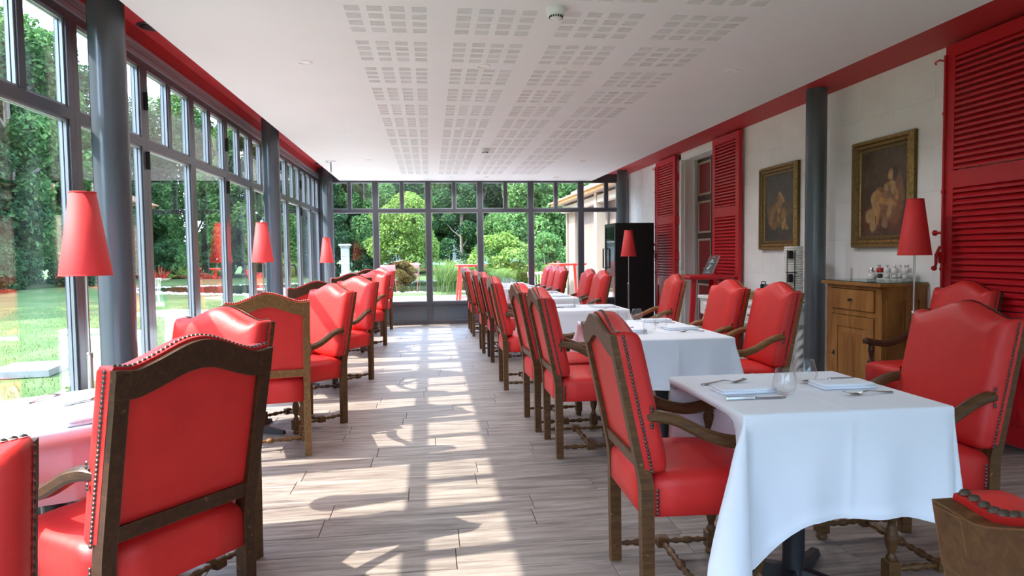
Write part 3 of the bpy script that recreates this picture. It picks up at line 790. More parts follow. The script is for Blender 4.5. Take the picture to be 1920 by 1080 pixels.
def cloth(x, y, rotz, w, d, label, drop=.31, push=(), seed=0, tips=None, pc={}, long_={}, group='white tablecloths'):
    """push: (side, centre, half, amount) - where chairs press the hanging side inwards; side 0 +x, 1 +y, 2 -x, 3 -y"""
    R = .010; Z = .744
    r_ = random.Random(seed); ph = [r_.uniform(0, 6) for _ in range(8)]
    tips = tips or [r_.uniform(.3, .6) for _ in range(4)]
    ex = [e for e in (0, .004, .009, .014, .022, .035, .05, .075, .10, .13, .16, .19, .22, .25, .28, .31, .34) if e < drop-.03]+[drop-.024, drop-.021, drop-.010, drop]
    def axis(h):
        inner = [-h+2*h*i/24 for i in range(25)]
        inner = sorted(set([round(q, 5) for q in inner] + [-.012, -.005, .005, .012]))
        return [-h-e for e in ex[::-1][:-1]] + inner + [h+e for e in ex[1:]]
    U, V = axis(w/2), axis(d/2)
    def fold(a):
        if a < R*pi/2: t = a/R; return R*sin(t), R*(1-cos(t))
        return R, R+(a-R*pi/2)
    def sidefn(side, q, a, span):
        o, dn = fold(a); g = smooth(.01, drop, a)
        o += g*(.010*sin(9*q/span*2+ph[side]) + .007*sin(17*q/span+ph[side+4])) + .006*g
        edge = smooth(0, .10, span/2-abs(q))
        for k in pc:        # a corner that is pressed in keeps the whole of that end pressed
            if side in (0, 2) and (k % 2 == 0) == (side == 0) and (k < 2) == (q > 0): edge = 1
        for (sd, c, hf, am) in push:
            if sd == side:
                s = smooth(hf+.12, hf, abs(q-c))*edge
                g2 = smooth(.02, .15, a); o -= am*s*g2*(1-.15*smooth(.18, drop, a)); dn -= s*am*.30*g2
        if abs(q) < .006: o += .004*smooth(.02, .1, a)
        if .03 < a < .04: o += .0025
        if a > drop-.022: o += .0025
        for k, lg in long_.items():      # the hem sinks towards a heavy hanging corner
            if side in (1, 3) and (k >= 2) == (side == 3): dn *= 1+lg*smooth(.22, 0, abs(q-(span/2 if k % 2 == 0 else -span/2)))*smooth(.02, .2, a)
        return o, dn
    vs, idx = [], {}
    for i, u in enumerate(U):
        for j, v in enumerate(V):
            a, b_ = max(abs(u)-w/2, 0), max(abs(v)-d/2, 0); sx, sy = (1 if u > 0 else -1), (1 if v > 0 else -1)
            if a == 0 and b_ == 0:
                z = Z + (.0012 if abs(u) < .006 or abs(v) < .006 else 0); p = (u, v, z)
            elif b_ == 0:
                o, dn = sidefn(0 if sx > 0 else 2, v, a, d); p = (sx*(w/2+o), v, Z-dn)
            elif a == 0:
                o, dn = sidefn(1 if sy > 0 else 3, u, b_, w); p = (u, sy*(d/2+o), Z-dn)
            else:
                r = sqrt(a*a+b_*b_); f = atan2(b_, a); o, dn = fold(r)
                k = (0 if sx > 0 else 1)+(0 if sy > 0 else 2)
                tau = tips[k]*sin(2*f)*smooth(0, .12, r); dn *= 1+long_.get(k, 0)*(1 if f > pi/4 else sin(2*f)**2)*smooth(.02, .2, r)
                sag = .012*sin(6*f+ph[k])*smooth(.05, .35, r)
                wv = .016*smooth(.01, drop, r)
                out = o + r*sin(tau)*.62 + sag + wv*.4
                if k in pc: out -= 0
                p = (sx*(w/2 + cos(f)*out - pc.get(k, 0)*smooth(.02, .15, r)), sy*(d/2 + sin(f)*out), Z - dn*cos(tau*.62))
            idx[(i, j)] = len(vs); vs.append(p)
    fs = [(idx[i, j], idx[i+1, j], idx[i+1, j+1], idx[i, j+1]) for i in range(len(U)-1) for j in range(len(V)-1)]
    b = MB(); b.add(vs, fs, 0, True)
    o = b.build('tablecloth', M['linen'], None, (x, y, 0), rotz); tag(o, label, 'tablecloth', group)
    return o
RT = [  # name, x, y, w, d, bases, aisle chairs (y offsets), wall chairs
    ('the nearest right-hand table', 1.357, 2.40, .72, .68, ((0, 0),), (.075,), (.15,)),
    ('the second right-hand table', 1.47, 4.50, .70, 1.16, ((0, -.3), (0, .3)), (-.18, .46), (-.11, .45)),
    ('the third right-hand table', 1.46, 6.37, .68, .66, ((0, 0),), (.1,), (-.06,)),
    ('the fourth right-hand table', 1.37, 8.36, .66, 1.30, ((0, -.35), (0, .35)), (-.26, .48), (-.34, .44)),
    ('the farthest right-hand table', 1.32, 11.0, .64, 1.75, ((0, -.5), (0, .5)), (-.38, .28), (-.65, -.02, .60))]
for i, (nm, x, y, w, d, bs, al, wl) in enumerate(RT):
    table(x, y, 0, w, d, 'black pedestal table under the cloth, ' + nm, bs)
    p = [(2, c, .27, .17) for c in al] + [(0, c, .27, .15) for c in wl]
    if i == 0: p = [(2, .12, .30, .20), (0, .15, .30, .05)]
    cloth(x, y, 0, w, d, 'white tablecloth on ' + nm, push=p, seed=20+i, drop=.365 if i == 0 else .31, tips=(.3, .2, .10, .80) if i == 0 else None, pc={1: .20} if i == 0 else {}, long_={3: .42, 2: .1} if i == 0 else {})
LT = [('the nearest window-side table', -1.31, 2.51, 41), ('the second window-side table', -1.34, 5.08, 25), ('the third window-side table', -1.39, 6.85, 30),
      ('the fourth window-side table', -1.36, 9.23, 30), ('the farthest window-side table', -1.30, 11.42, 30)]
for i, (nm, x, y, a) in enumerate(LT):
    table(x, y, rad(a), .70, .68, 'black pedestal table under the cloth, ' + nm)
    cloth(x, y, rad(a), .70, .68, 'white tablecloth on ' + nm, .30, [(0, 0, .24, .16), (3, .08, .24, .14)], 40+i, tips=(.3, .3, .08, .3), pc={2: .22})

# ------------------------------------------------------------------ tableware
def tableware_meshes():
    m = {}
    b = MB(); n = 14      # fork, length .20 along x, handle at 0
    hp = [(0, .007, 0), (.01, .0095, .0), (.05, .006, .004), (.10, .004, .010), (.125, .0045, .007), (.14, .011, .0015), (.155, .0125, .001)]
    rs = [[(x, -w, z), (x, w, z), (x, w*.9, z+.0028), (x, -w*.9, z+.0028)] for x, w, z in hp]; b.rings(rs, smooth=False)
    for k in range(4):
        y = -.0102+.0068*k; b.rings([[(x, y-.0018, z), (x, y+.0018, z), (x, y+.0018, z+.002), (x, y-.0018, z+.002)] for x, z in ((.153, .001), (.175, .004), (.198, .011))], smooth=False)
    m['fork'] = b.mesh('table_fork', [M['steel']])
    b = MB()
    b.rings([[(x, -w, 0.0005), (x, w, 0.0005), (x, w*.8, h), (x, -w*.8, h)] for x, w, h in ((0, .006, .005), (.004, .0085, .008), (.06, .008, .0085), (.10, .0065, .008), (.104, .0082, .008), (.112, .0055, .006))], smooth=False)
    b.rings([[(x, y0, .001), (x, y1, .001), (x, y1, .0028), (x, y0, .0028)] for x, y0, y1 in ((.111, -.005, .005), (.13, -.0095, .008), (.19, -.009, .008), (.215, -.003, .0075), (.222, .004, .0065))], smooth=False)
    m['knife'] = b.mesh('table_knife', [M['steel']])
    # folded napkin: three soft layers
    def slab(b, x0, x1, y0, y1, z0, z1, r, bow=0):
        P = [(x0, y0), (x1, y0), (x1, y1), (x0, y1)]; rs = []
        for d, z in ((r*.6, z0), (r*.1, z0+(z1-z0)*.2), (0, z0+(z1-z0)*.45), (r*.12, z0+(z1-z0)*.7), (r*.5, z0+(z1-z0)*.92), (r*1.2, z1), (r*3, z1+.0006)):
            q = inset(P, d); ring = []
            for k in range(4):
                a, c = q[k], q[(k+1) % 4]
                for t in range(4): ring.append((a[0]+(c[0]-a[0])*t/4, a[1]+(c[1]-a[1])*t/4, z + bow*((a[0]+(c[0]-a[0])*t/4)/.1)**2))
            rs.append(ring)
        b.rings(rs, smooth=True)
    b = MB(); slab(b, -.105, .105, -.055, .055, 0, .009, .004); slab(b, -.104, .104, -.054, .051, .0085, .019, .0055, .001)
    m['napkin'] = b.mesh('folded_napkin', [M['linen']])
    b = MB()              # stemless tasting glass: thin wall, thick foot
    out = [(.0, .0), (.020, 0), (.026, .003), (.036, .015), (.0425, .032), (.043, .042), (.040, .058), (.034, .078), (.0305, .093)]
    inn = [(.0293, .093), (.0328, .078), (.0388, .058), (.0418, .042), (.041, .033), (.034, .018), (.02, .009), (0, .008)]
    b.lathe(out+inn, n=24, caps=False); m['glass'] = b.mesh('stemless_glass', [M['clear']])
    return m
TW = tableware_meshes()
CNT = {}
def ware(kind, x, y, rz, label, group, z=.7465):
    nm = {'fork': 'table_fork', 'knife': 'table_knife', 'napkin': 'folded_napkin', 'glass': 'stemless_glass'}[kind]
    o = place(nm, TW[kind], None, (x, y, z), rz); tag(o, label, {'fork': 'fork', 'knife': 'knife', 'napkin': 'napkin', 'glass': 'glass'}[kind], group)
def place_setting(tx, ty, oy, side, w, nm, which):
    """side -1: the diner sits on the aisle side facing +x; +1: on the wall side facing -x"""
    rz = 0 if side < 0 else pi; s = side
    j = lambda a: random.uniform(-a, a)
    def P(dx, dy): return tx + s*(w/2) - s*dx, ty+oy - s*dy*-1*-1
    where = ('on the aisle side of ' if side < 0 else 'on the wall side of ') + nm + which
    x, y = P(.155, 0); ware('napkin', x+j(.01), y+j(.008), rz+j(.08), 'folded white napkin ' + where, 'folded napkins')
    x, y = P(.05, .145); ware('fork', x, y+j(.01), rz+rad(9)+j(.08), 'steel fork ' + where, 'table forks')
    x, y = P(.03, -.125); ware('knife', x, y+j(.01), rz+j(.05), 'steel knife ' + where, 'table knives')
    x, y = P(.272, -.075); ware('glass', x+j(.012), y+j(.01), j(3), 'stemless clear glass ' + where, 'stemless glasses')
for i, (nm, x, y, w, d, bs, al, wl) in enumerate(RT):
    if i == 0: al, wl = (0,), (.02,)
    for side, ys in ((-1, al), (1, wl)):
        if i == 4: ys = (-.6, 0, .58)
        for k, oy in enumerate(ys):
            which = '' if len(ys) == 1 else ', ' + (('nearest', 'middle', 'farthest') if len(ys) == 3 else ('nearer', 'farther'))[k] + ' setting'
            place_setting(x, y, max(-d/2+.16, min(d/2-.16, oy)), side, w, nm, which)
def window_settings():
    for (nm, cx, cy, a), pcs in zip(LT, ((
            ('knife', .12, -.27, 74), ('napkin', .02, -.22, 90), ('fork', -.02, .20, 40), ('knife', .25, .12, 200), ('glass', -.12, .02, 0)),
            (('glass', -.05, .05, 0), ('glass', .08, .15, 0), ('napkin', .18, .0, 0)), (('glass', .0, .08, 0), ('napkin', .0, -.2, 90)), (('glass', .02, .1, 0),), (('glass', .05, .05, 0),))):
        R = Matrix.Rotation(rad(a), 2); seen = {}
        for kind, u, v, rz in pcs:
            p = R @ Vector((u, v)); k = seen.get(kind, 0); seen[kind] = k+1
            many = sum(1 for q in pcs if q[0] == kind) > 1
            extra = (', %s of two' % (('nearer the aisle', 'nearer the glazing')[k] if kind == 'knife' else ('left', 'right')[k])) if many else ''
            ware(kind, cx+p.x, cy+p.y, rad(a+rz), {'fork': 'steel fork', 'knife': 'steel knife', 'napkin': 'folded white napkin', 'glass': 'stemless clear glass'}[kind] + ' on ' + nm + extra,
                 {'fork': 'table forks', 'knife': 'table knives', 'napkin': 'folded napkins', 'glass': 'stemless glasses'}[kind])
window_settings()

# ------------------------------------------------------------------ floor lamps with red cone shades
def lamp(x, y, D, zb, zt, label):
    t = thing('floor_lamp', label, 'floor lamp', (x, y, 0), 0, 'floor lamps with red cone shades')
    r = D/2; rt = r*.5
    b = MB(); b.lathe([(0, 0), (.105, 0), (.11, .006), (.105, .014), (.03, .022), (.016, .03)], n=32, caps=False); b.build('base', M['chrome'], t)
    b = MB(); b.lathe([(.0125, .02), (.0125, .80), (.0145, .805), (.0145, .825), (.0085, .83)], n=14); b.lathe([(.0065, .82), (.0065, zt-.06)], n=12); b.build('pole', M['chrome'], t)
    b = MB(); b.lathe([(r, zb), (rt, zt), (rt-.003, zt), (r-.003, zb)], n=48, caps=False); b.add([], []); sh = b.build('lamp_shade', M['shade'], t)
    b = MB()
    for rr, z in ((r, zb), (rt, zt)): b.lathe([(rr+.001, z-.003), (rr+.002, z), (rr+.001, z+.003), (rr-.002, z)], n=48, caps=False)
    b.build('shade_trim', M['shade'], sh)
    b = MB(); b.lathe([(.018, zt-.13), (.018, zt-.07), (.012, zt-.06)], n=14); b.lathe([(0, zt-.22), (.02, zt-.21), (.028, zt-.18), (.016, zt-.13)], n=14); b.build('bulb', M['plastic_white'], t)
lamp(-1.59, 3.40, .22, 1.192, 1.575, 'red floor lamp at the glazing nearest the camera, in front of the thick column')
lamp(-1.72, 7.37, .22, 1.21, 1.615, 'red floor lamp at the glazing, second from the camera')
lamp(-1.49, 10.27, .20, 1.163, 1.527, 'red floor lamp at the glazing farthest from the camera')
lamp(2.81, 9.43, .22, 1.205, 1.57, 'red floor lamp in front of the black wine cabinet')
lamp(3.38, 4.42, .214, 1.222, 1.61, 'red floor lamp in front of the wooden cabinet and the large painting')

# ------------------------------------------------------------------ louvred shutters on the masonry wall
def shutter(y0, y1, label, hinge_end, bolt_end=None, x=3.61):
    """stands flat against the wall between y0 and y1; the front looks to -x"""
    t = thing('louvred_shutter', label, 'shutter', (x, y0, 0), 0, 'red louvred shutters'); W = y1-y0; st = .085
    def bx(name, a, c, z0, z1, x0=-.018, x1=.022, par=t):
        b = MB(); b.bbox(x0, x1, a, c, z0, z1, .003); return b.build(name, M['red'], par)
    bx('stile', 0, st, .03, 2.665); bx('stile', W-st, W, .03, 2.665)
    bx('top_rail', st, W-st, 2.58, 2.665); bx('mid_rail', st, W-st, 1.68, 1.80); bx('lock_rail', st, W-st, .74, .86); bx('bottom_rail', st, W-st, .03, .15)
    b = MB(); b.bbox(-.004, .012, st, W-st, .15, .74); b.box(-.012, -.004, st+.05, W-st-.05, .20, .69); b.build('bottom_panel', M['red'], t)
    sl = MB(); P = [(-.015, -.013), (-.016, .004), (-.011, .007), (.020, .034), (.020, .022), (-.006, -.012)]
    sl.rings([[(px, yy, pz) for px, pz in P] for yy in (st-.004, W-st+.004)], smooth=False); me = sl.mesh('slat', [M['red']])
    for z0, z1 in ((.86, 1.68), (1.80, 2.58)):
        n = int(round((z1-z0)/.040))
        for k in range(n): place('slat', me, t, (0, 0, z0+(k+.5)*(z1-z0)/n))
    for z in (.45, 1.2, 1.72, 2.35):
        ye = 0 if hinge_end == 0 else W; sg = -1 if hinge_end == 0 else 1
        b = MB(); b.box(.0, .03, min(ye, ye+sg*.012), max(ye, ye+sg*.012), z-.055, z+.055); b.lathe([(.012, z-.055), (.012, z+.055)], (.028, ye+sg*.016, 0), 10); b.build('hinge', M['red'], t)
    if bolt_end is not None:
        ye = 0 if bolt_end == 0 else W; sg = -1 if bolt_end == 0 else 1
        b = MB(); b.lathe([(.008, .04), (.008, 2.60)], (-.030, ye-sg*.010, 0), 10)
        for z in (.30, .93, 1.12, 1.66, 2.2): b.lathe([(.009, z-.014), (.013, z-.006), (.013, z+.006), (.009, z+.014)], (-.030, ye-sg*.010, 0), 10)
        b.tube([(-.03, ye-sg*.01, 2.56), (-.05, ye+sg*.02, 2.575), (-.05, ye+sg*.06, 2.57), (-.04, ye+sg*.065, 2.555)], .006)
        b.build('bolt_rod', M['red'], t)
        b = MB(); b.bbox(-.04, -.024, ye-sg*.01-.02, ye-sg*.01+.02, 1.16, 1.24); b.tube([(-.045, ye-sg*.01, 1.28), (-.055, ye-sg*.01+sg*.02, 1.22), (-.055, ye-sg*.01+sg*.022, 1.16), (-.055, ye-sg*.01+sg*.03, 1.13)], [.008, .012, .010, .008]); b.lathe([(0, -.020), (.014, -.014), (.02, 0), (.014, .014), (0, .020)], (-.055, ye-sg*.01+sg*.04, 1.125), 12); b.build('bolt_handle', M['red'], t)
        b = MB(); b.lathe([(.009, 0), (.009, .065), (.02, .066), (.02, .078), (0, .080)], (-.02, ye, 1.375), 12, axis='y', R=None if sg > 0 else Matrix.Rotation(pi, 3, 'X')); b.build('shutter_stay', M['red'], t)
    return t
shutter(3.66, 4.42, 'large red louvred shutter at the right edge behind the nearest wall-side armchairs', 0, 1)
shutter(7.62, 8.37, 'red louvred shutter on the camera side of the dark doorway, behind the menu stand', 1, None)
shutter(9.70, 10.55, 'red louvred shutter on the far side of the doorway, next to the black wine cabinet', 0, 1)

# ------------------------------------------------------------------ old paintings in gilt frames
def picture(y0, y1, z0, z1, label, canvas, tilt=0):
    t = thing('framed_painting', label, 'painting', (3.668, (y0+y1)/2, (z0+z1)/2), 0, 'old paintings in gilt frames')
    hw, hh = (y1-y0)/2, (z1-z0)/2
    prof = [(0, 0), (0, -.030), (.012, -.048), (.030, -.050), (.040, -.036), (.062, -.040), (.072, -.026), (.090, -.024), (.098, -.014)]   # inset, x
    b = MB()
    for i in range(len(prof)-1):
        (d0, x0), (d1, x1) = prof[i], prof[i+1]
        c0 = [(x0, s*(hw-d0), u*(hh-d0)) for s, u in ((-1, -1), (1, -1), (1, 1), (-1, 1))]; c1 = [(x1, s*(hw-d1), u*(hh-d1)) for s, u in ((-1, -1), (1, -1), (1, 1), (-1, 1))]
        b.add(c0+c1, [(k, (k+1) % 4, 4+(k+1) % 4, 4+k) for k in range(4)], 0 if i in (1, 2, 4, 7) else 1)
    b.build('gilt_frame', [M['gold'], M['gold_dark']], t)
    b = MB(); r = .006
    def bead(y, z): b.lathe([(r, 0), (r*.7, -r*.7), (0, -r)], (0, 0, 0), 6, caps=False, axis='x', R=None); n = 13*0
    vs = MB(); d = .052; pts = []
    n1, n2 = int(2*(hw-d)/.017), int(2*(hh-d)/.017)
    for k in range(n1+1): pts += [(-(hw-d)+k*2*(hw-d)/n1, s*(hh-d)) for s in (-1, 1)]
    for k in range(n2+1): pts += [(s*(hw-d), -(hh-d)+k*2*(hh-d)/n2) for s in (-1, 1)]
    nail_field([((-.038, y, z), (-1, 0, 0)) for y, z in pts], .0065).build('bead_moulding', M['gold'], t)['kind'] = 'stuff'
    b = MB(); b.box(-.012, -.006, -(hw-.094), hw-.094, -(hh-.094), hh-.094); b.build('canvas', canvas, t)
    b = MB(); b.box(-.004, 0, -(hw-.01), hw-.01, -(hh-.01), hh-.01); b.build('backing_board', M['gold_dark'], t)
skin, skin2 = (.46, .235, .085), (.30, .14, .05); gold_, rose, lace = (.42, .22, .045), (.23, .085, .035), (.46, .31, .16)
# canvas generated coords: y runs 0..1 towards the far end (left in view), z 0..1 up
CAN1 = painting_mat('mother_and_child_canvas', ((.045, .026, .016), (.095, .055, .034), (.150, .088, .055)), [
    (.30, .80, .50, .25, 0, (.11, .070, .045), .6), (.22, .22, .30, .22, 0, (.13, .045, .025), .7), (.75, .2, .22, .16, 0, (.16, .05, .025), .6), (.15, .5, .10, .22, -8, (.22, .11, .065), .6),
    (.33, .30, .24, .17, 20, rose, .4), (.40, .36, .19, .20, 12, (.27, .12, .06), .4), (.36, .50, .13, .12, 15, skin2, .4), (.38, .52, .07, .09, 10, skin, .5), (.27, .50, .06, .13, -35, skin, .35), (.30, .585, .06, .04, 30, lace, .5),
    (.37, .47, .13, .10, 15, (.27, .150, .075), .4), (.43, .545, .05, .035, 30, lace, .5), (.30, .52, .035, .07, -10, lace, .5), (.345, .70, .055, .065, 15, skin, .35), (.265, .725, .075, .075, 0, (.07, .035, .02), .4), (.345, .71, .04, .05, 15, (.50, .29, .15), .5), (.45, .40, .24, .035, 14, skin, .35), (.66, .40, .08, .045, 10, skin, .4),
    (.60, .50, .065, .055, 0, skin, .3), (.57, .535, .07, .03, 10, (.22, .12, .04), .4), (.67, .43, .10, .09, 10, (.47, .27, .13), .35), (.60, .44, .05, .06, 0, skin, .5), (.66, .31, .10, .07, -20, (.50, .30, .15), .35),
    (.60, .23, .035, .11, 12, skin, .35), (.69, .24, .035, .10, -6, skin, .35), (.80, .24, .08, .09, 25, lace, .5), (.72, .12, .07, .08, 15, lace, .5), (.45, .14, .06, .06, 0, (.30, .18, .10), .6), (.36, .28, .045, .10, 20, lace, .5)])
CAN2 = painting_mat('seated_figure_canvas', ((.050, .036, .022), (.080, .060, .040), (.11, .082, .055)), [
    (.35, .82, .5, .2, 0, (.070, .056, .042), .6), (.28, .42, .22, .22, 10, (.105, .070, .032), .7), (.80, .16, .3, .16, 0, (.035, .028, .02), .6), (.20, .40, .14, .05, -15, (.15, .09, .035), .6),
    (.50, .26, .34, .06, 14, (.16, .085, .028), .5), (.70, .38, .17, .15, -30, (.27, .145, .04), .5), (.55, .42, .19, .13, 12, (.24, .125, .034), .5), (.40, .36, .15, .10, -28, (.30, .165, .045), .45),
    (.62, .33, .05, .13, 30, (.13, .065, .02), .5), (.47, .40, .04, .13, -20, (.14, .07, .022), .5), (.52, .57, .12, .09, 8, (.26, .14, .04), .4), (.60, .55, .05, .10, 20, (.15, .08, .025), .5), (.44, .59, .07, .07, 0, (.33, .19, .06), .4),
    (.50, .715, .095, .075, 0, (.10, .050, .018), .4), (.47, .700, .050, .055, -10, skin, .35), (.50, .640, .045, .030, 0, skin2, .4), (.40, .655, .030, .075, -35, skin, .35), (.37, .60, .06, .030, 25, skin, .35), (.60, .50, .035, .09, 28, skin2, .4), (.52, .46, .05, .035, 0, skin, .4),
    (.34, .235, .045, .10, 32, lace, .45), (.26, .20, .10, .03, 20, (.32, .18, .06), .5), (.76, .255, .11, .05, 20, (.32, .16, .04), .5), (.66, .22, .12, .05, 0, (.22, .11, .03), .6), (.85, .46, .06, .10, 0, (.17, .095, .03), .6)])
picture(4.78, 5.53, 1.276, 2.165, 'larger gilt framed dark painting of a mother holding a child, above the wooden cabinet', CAN1)
picture(6.42, 7.20, 1.267, 2.155, 'smaller looking gilt framed dark painting of a seated golden figure, left of the grey column', CAN2)

# ------------------------------------------------------------------ cherry wood cabinet with a glass top
def cabinet():
    X0, X1, Y0, Y1, H = 3.31, 3.664, 4.66, 5.36, .985
    t = thing('wooden_cabinet', 'warm cherry wood cabinet with one drawer and one door, right of the grey column', 'cabinet', (X0, Y0, 0))
    D, W = X1-X0, Y1-Y0
    b = MB()
    b.bbox(.03, D, .001, .022, .06, H-.002); b.bbox(.03, D, W-.022, W-.001, .06, H-.002); b.box(.018, D, .02, W-.02, .06, .08); b.box(D-.012, D, .02, W-.02, .06, H)
    for y in (0, W-.075): b.bbox(0, .03, y, y+.075, .0, H)
    b.box(0, .028, .075, W-.075, .06, .12); b.box(0, .028, .075, W-.075, .745, .785); b.box(0, .028, .075, W-.075, .955, H)
    b.box(.03, .06, 0, .03, 0, .06); b.box(D-.04, D, 0, .04, 0, .06); b.box(D-.04, D, W-.04, W, 0, .06)
    b.build('body', M['cab'], t)
    b = MB()   # panelled near side
    b.box(.10, D-.06, -.010, 0, .06, .13); b.box(.10, D-.06, -.010, 0, .88, H-.001); b.box(.0305, .10, -.010, 0, .06, H-.001); b.box(.185, .225, -.010, 0, .13, .88); b.box(D-.06, D-.001, -.010, 0, .06, H-.001)
    b.build('side_frame', M['cab'], t)
    b = MB(); b.bbox(-.010, .01, .080, W-.080, .790, .950, .003); dr = b.build('drawer', M['cab'], t)
    b = MB(); b.lathe([(.006, -.012), (.006, -.024), (.014, -.030), (.012, -.040), (0, -.042)], (0, W/2, .87), 12, axis='x'); b.build('knob', M['gasket'], dr)
    b = MB(); y0, y1, z0, z1 = .080, W-.080, .124, .740
    b.bbox(-.010, .012, y0, y0+.085, z0, z1); b.bbox(-.010, .012, y1-.085, y1, z0, z1); b.box(-.0095, .012, y0+.085, y1-.085, z0, z0+.09); b.box(-.0095, .012, y0+.085, y1-.085, z1-.09, z1)
    dd = b.build('door', M['cab'], t)
    b = MB(); b.box(-.002, .006, y0+.08, y1-.08, z0+.085, z1-.085); b.rings([[(-.002, y, z) for y, z in ((y0+.09, z0+.095), (y1-.09, z0+.095), (y1-.09, z1-.095), (y0+.09, z1-.095))], [(-.008, y, z) for y, z in ((y0+.13, z0+.135), (y1-.13, z0+.135), (y1-.13, z1-.135), (y0+.13, z1-.135))]], smooth=False); b.build('door_panel', M['cab'], dd)
    b = MB(); b.box(-.013, -.010, y1-.05, y1-.03, .40, .44); b.lathe([(.004, -.013), (.004, -.03)], (0, y1-.04, .42), 8, axis='x'); b.build('keyhole_plate', M['gasket'], dd)
    b = MB(); b.bbox(-.035, D, -.03, W+.03, H, H+.026, .006); b.build('top', M['cab'], t)
    b = MB(); b.bbox(-.032, D-.002, -.026, W+.026, H+.0265, H+.033, .001); b.build('glass_top', M['green_glass'], t)
    zt = H+.0335
    def mill(x, y, label, cap, fill, seed):
        m = thing('salt_pepper_mill', label, 'mill', (x, y, zt), 0, 'clear mills on the glass topped cabinet')
        b = MB(); b.lathe([(0, 0), (.027, 0), (.029, .004), (.021, .020), (.021, .062), (.023, .064)], n=20, caps=False); b.build('clear_body', M['clear'], m)
        b = MB(); b.lathe([(0, .018), (.019, .021), (.019, .052), (0, .054)], n=16, caps=False); b.build('filling', M[fill], m)
        b = MB(); b.lathe([(.0235, .064), (.026, .07), (.0255, .098), (.021, .102), (0, .102)], n=20, caps=False); b.build('cap', M[cap], m)
        b = MB(); b.lathe([(.003, .101), (.003, .107), (.0075, .111), (.009, .116), (.0065, .122), (0, .124)], n=12, caps=False); b.build('knob', M['chrome'], m)
    spots = [(3.560, 5.06, 'plastic_white', 'salt', 'white capped salt mill half hidden behind the rounded sugar shaker'), (3.50, 4.955, 'plastic_red', 'pepper', 'red capped pepper mill right of the sugar shaker'),
             (3.50, 4.87, 'plastic_white', 'salt', 'white capped salt mill right of the red capped mill'), (3.58, 4.90, 'plastic_white', 'pepper', 'white capped mill in the rear row directly behind the salt mill beside the red one'),
             (3.58, 4.83, 'plastic_white', 'salt', 'white capped mill in the rear row behind the lamp pole'), (3.50, 4.785, 'plastic_white', 'salt', 'white capped mill just right of the lamp pole'), (3.59, 4.76, 'plastic_white', 'salt', 'white capped mill in the rear row, second from the right end'),
             (3.53, 4.71, 'plastic_white', 'salt', 'rightmost frosted salt mill on the glass topped cabinet')]
    for i, (x, y, cap, fill, lb) in enumerate(spots): mill(x, y, lb, cap, fill, i)
    m = thing('sugar_shaker', 'round bellied glass sugar shaker with metal spout on the cabinet', 'shaker', (3.485, 5.035, zt))
    b = MB(); b.lathe([(0, 0), (.030, 0), (.037, .012), (.037, .030), (.027, .052), (.024, .066)], n=22, caps=False); b.build('glass_body', M['clear'], m)
    b = MB(); b.lathe([(0, .003), (.030, .005), (.034, .014), (.034, .029), (.024, .052), (0, .054)], n=18, caps=False); b.build('sugar', M['salt'], m)
    b = MB(); b.lathe([(.026, .062), (.027, .070), (.022, .076), (.013, .080), (.013, .10), (.010, .102)], n=18, caps=False); b.build('spout_lid', M['chrome'], m)
cabinet()

# ------------------------------------------------------------------ black wine cabinet
def wine_cabinet():
    t = thing('wine_cabinet', 'tall black wine cabinet with a glazed door facing the room', 'wine cabinet', (2.775, 10.0, 0))
    b = MB(); b.box(.03, .60, 0, .02, .03, 1.70); b.box(.03, .60, .60, .62, .03, 1.70); b.box(.58, .60, .02, .60, .03, 1.70); b.box(.03, .58, .02, .60, 1.68, 1.70); b.box(.03, .58, .02, .60, .03, .10)
    b.build('body', M['gloss_black'], t)
    b = MB(); b.box(.06, .56, .04, .58, 0, .03); b.build('plinth', M['gasket'], t)
    d = MB(); d.bbox(0, .028, .0, .05, .09, 1.70); d.bbox(0, .028, .57, .62, .09, 1.70); d.box(0, .028, .05, .57, .09, .14); d.box(0, .028, .05, .57, 1.65, 1.70); dd = d.build('door', M['gloss_black'], t)
    b = MB(); b.box(.008, .014, .05, .57, .14, 1.65); b.build('door_glass', M['dark_glass'], dd)
    b = MB(); b.tube([(0, .54, 1.02), (-.045, .54, 1.02), (-.045, .54, 1.32), (0, .54, 1.32)], .012); b.box(-.05, -.035, .53, .55, 1.02, 1.32); b.build('handle', M['gasket'], dd)
    for k in range(9):
        b = MB(); b.box(.04, .57, .03, .59, .22+.16*k, .232+.16*k); b.build('shelf', M['tray'], t)
wine_cabinet()

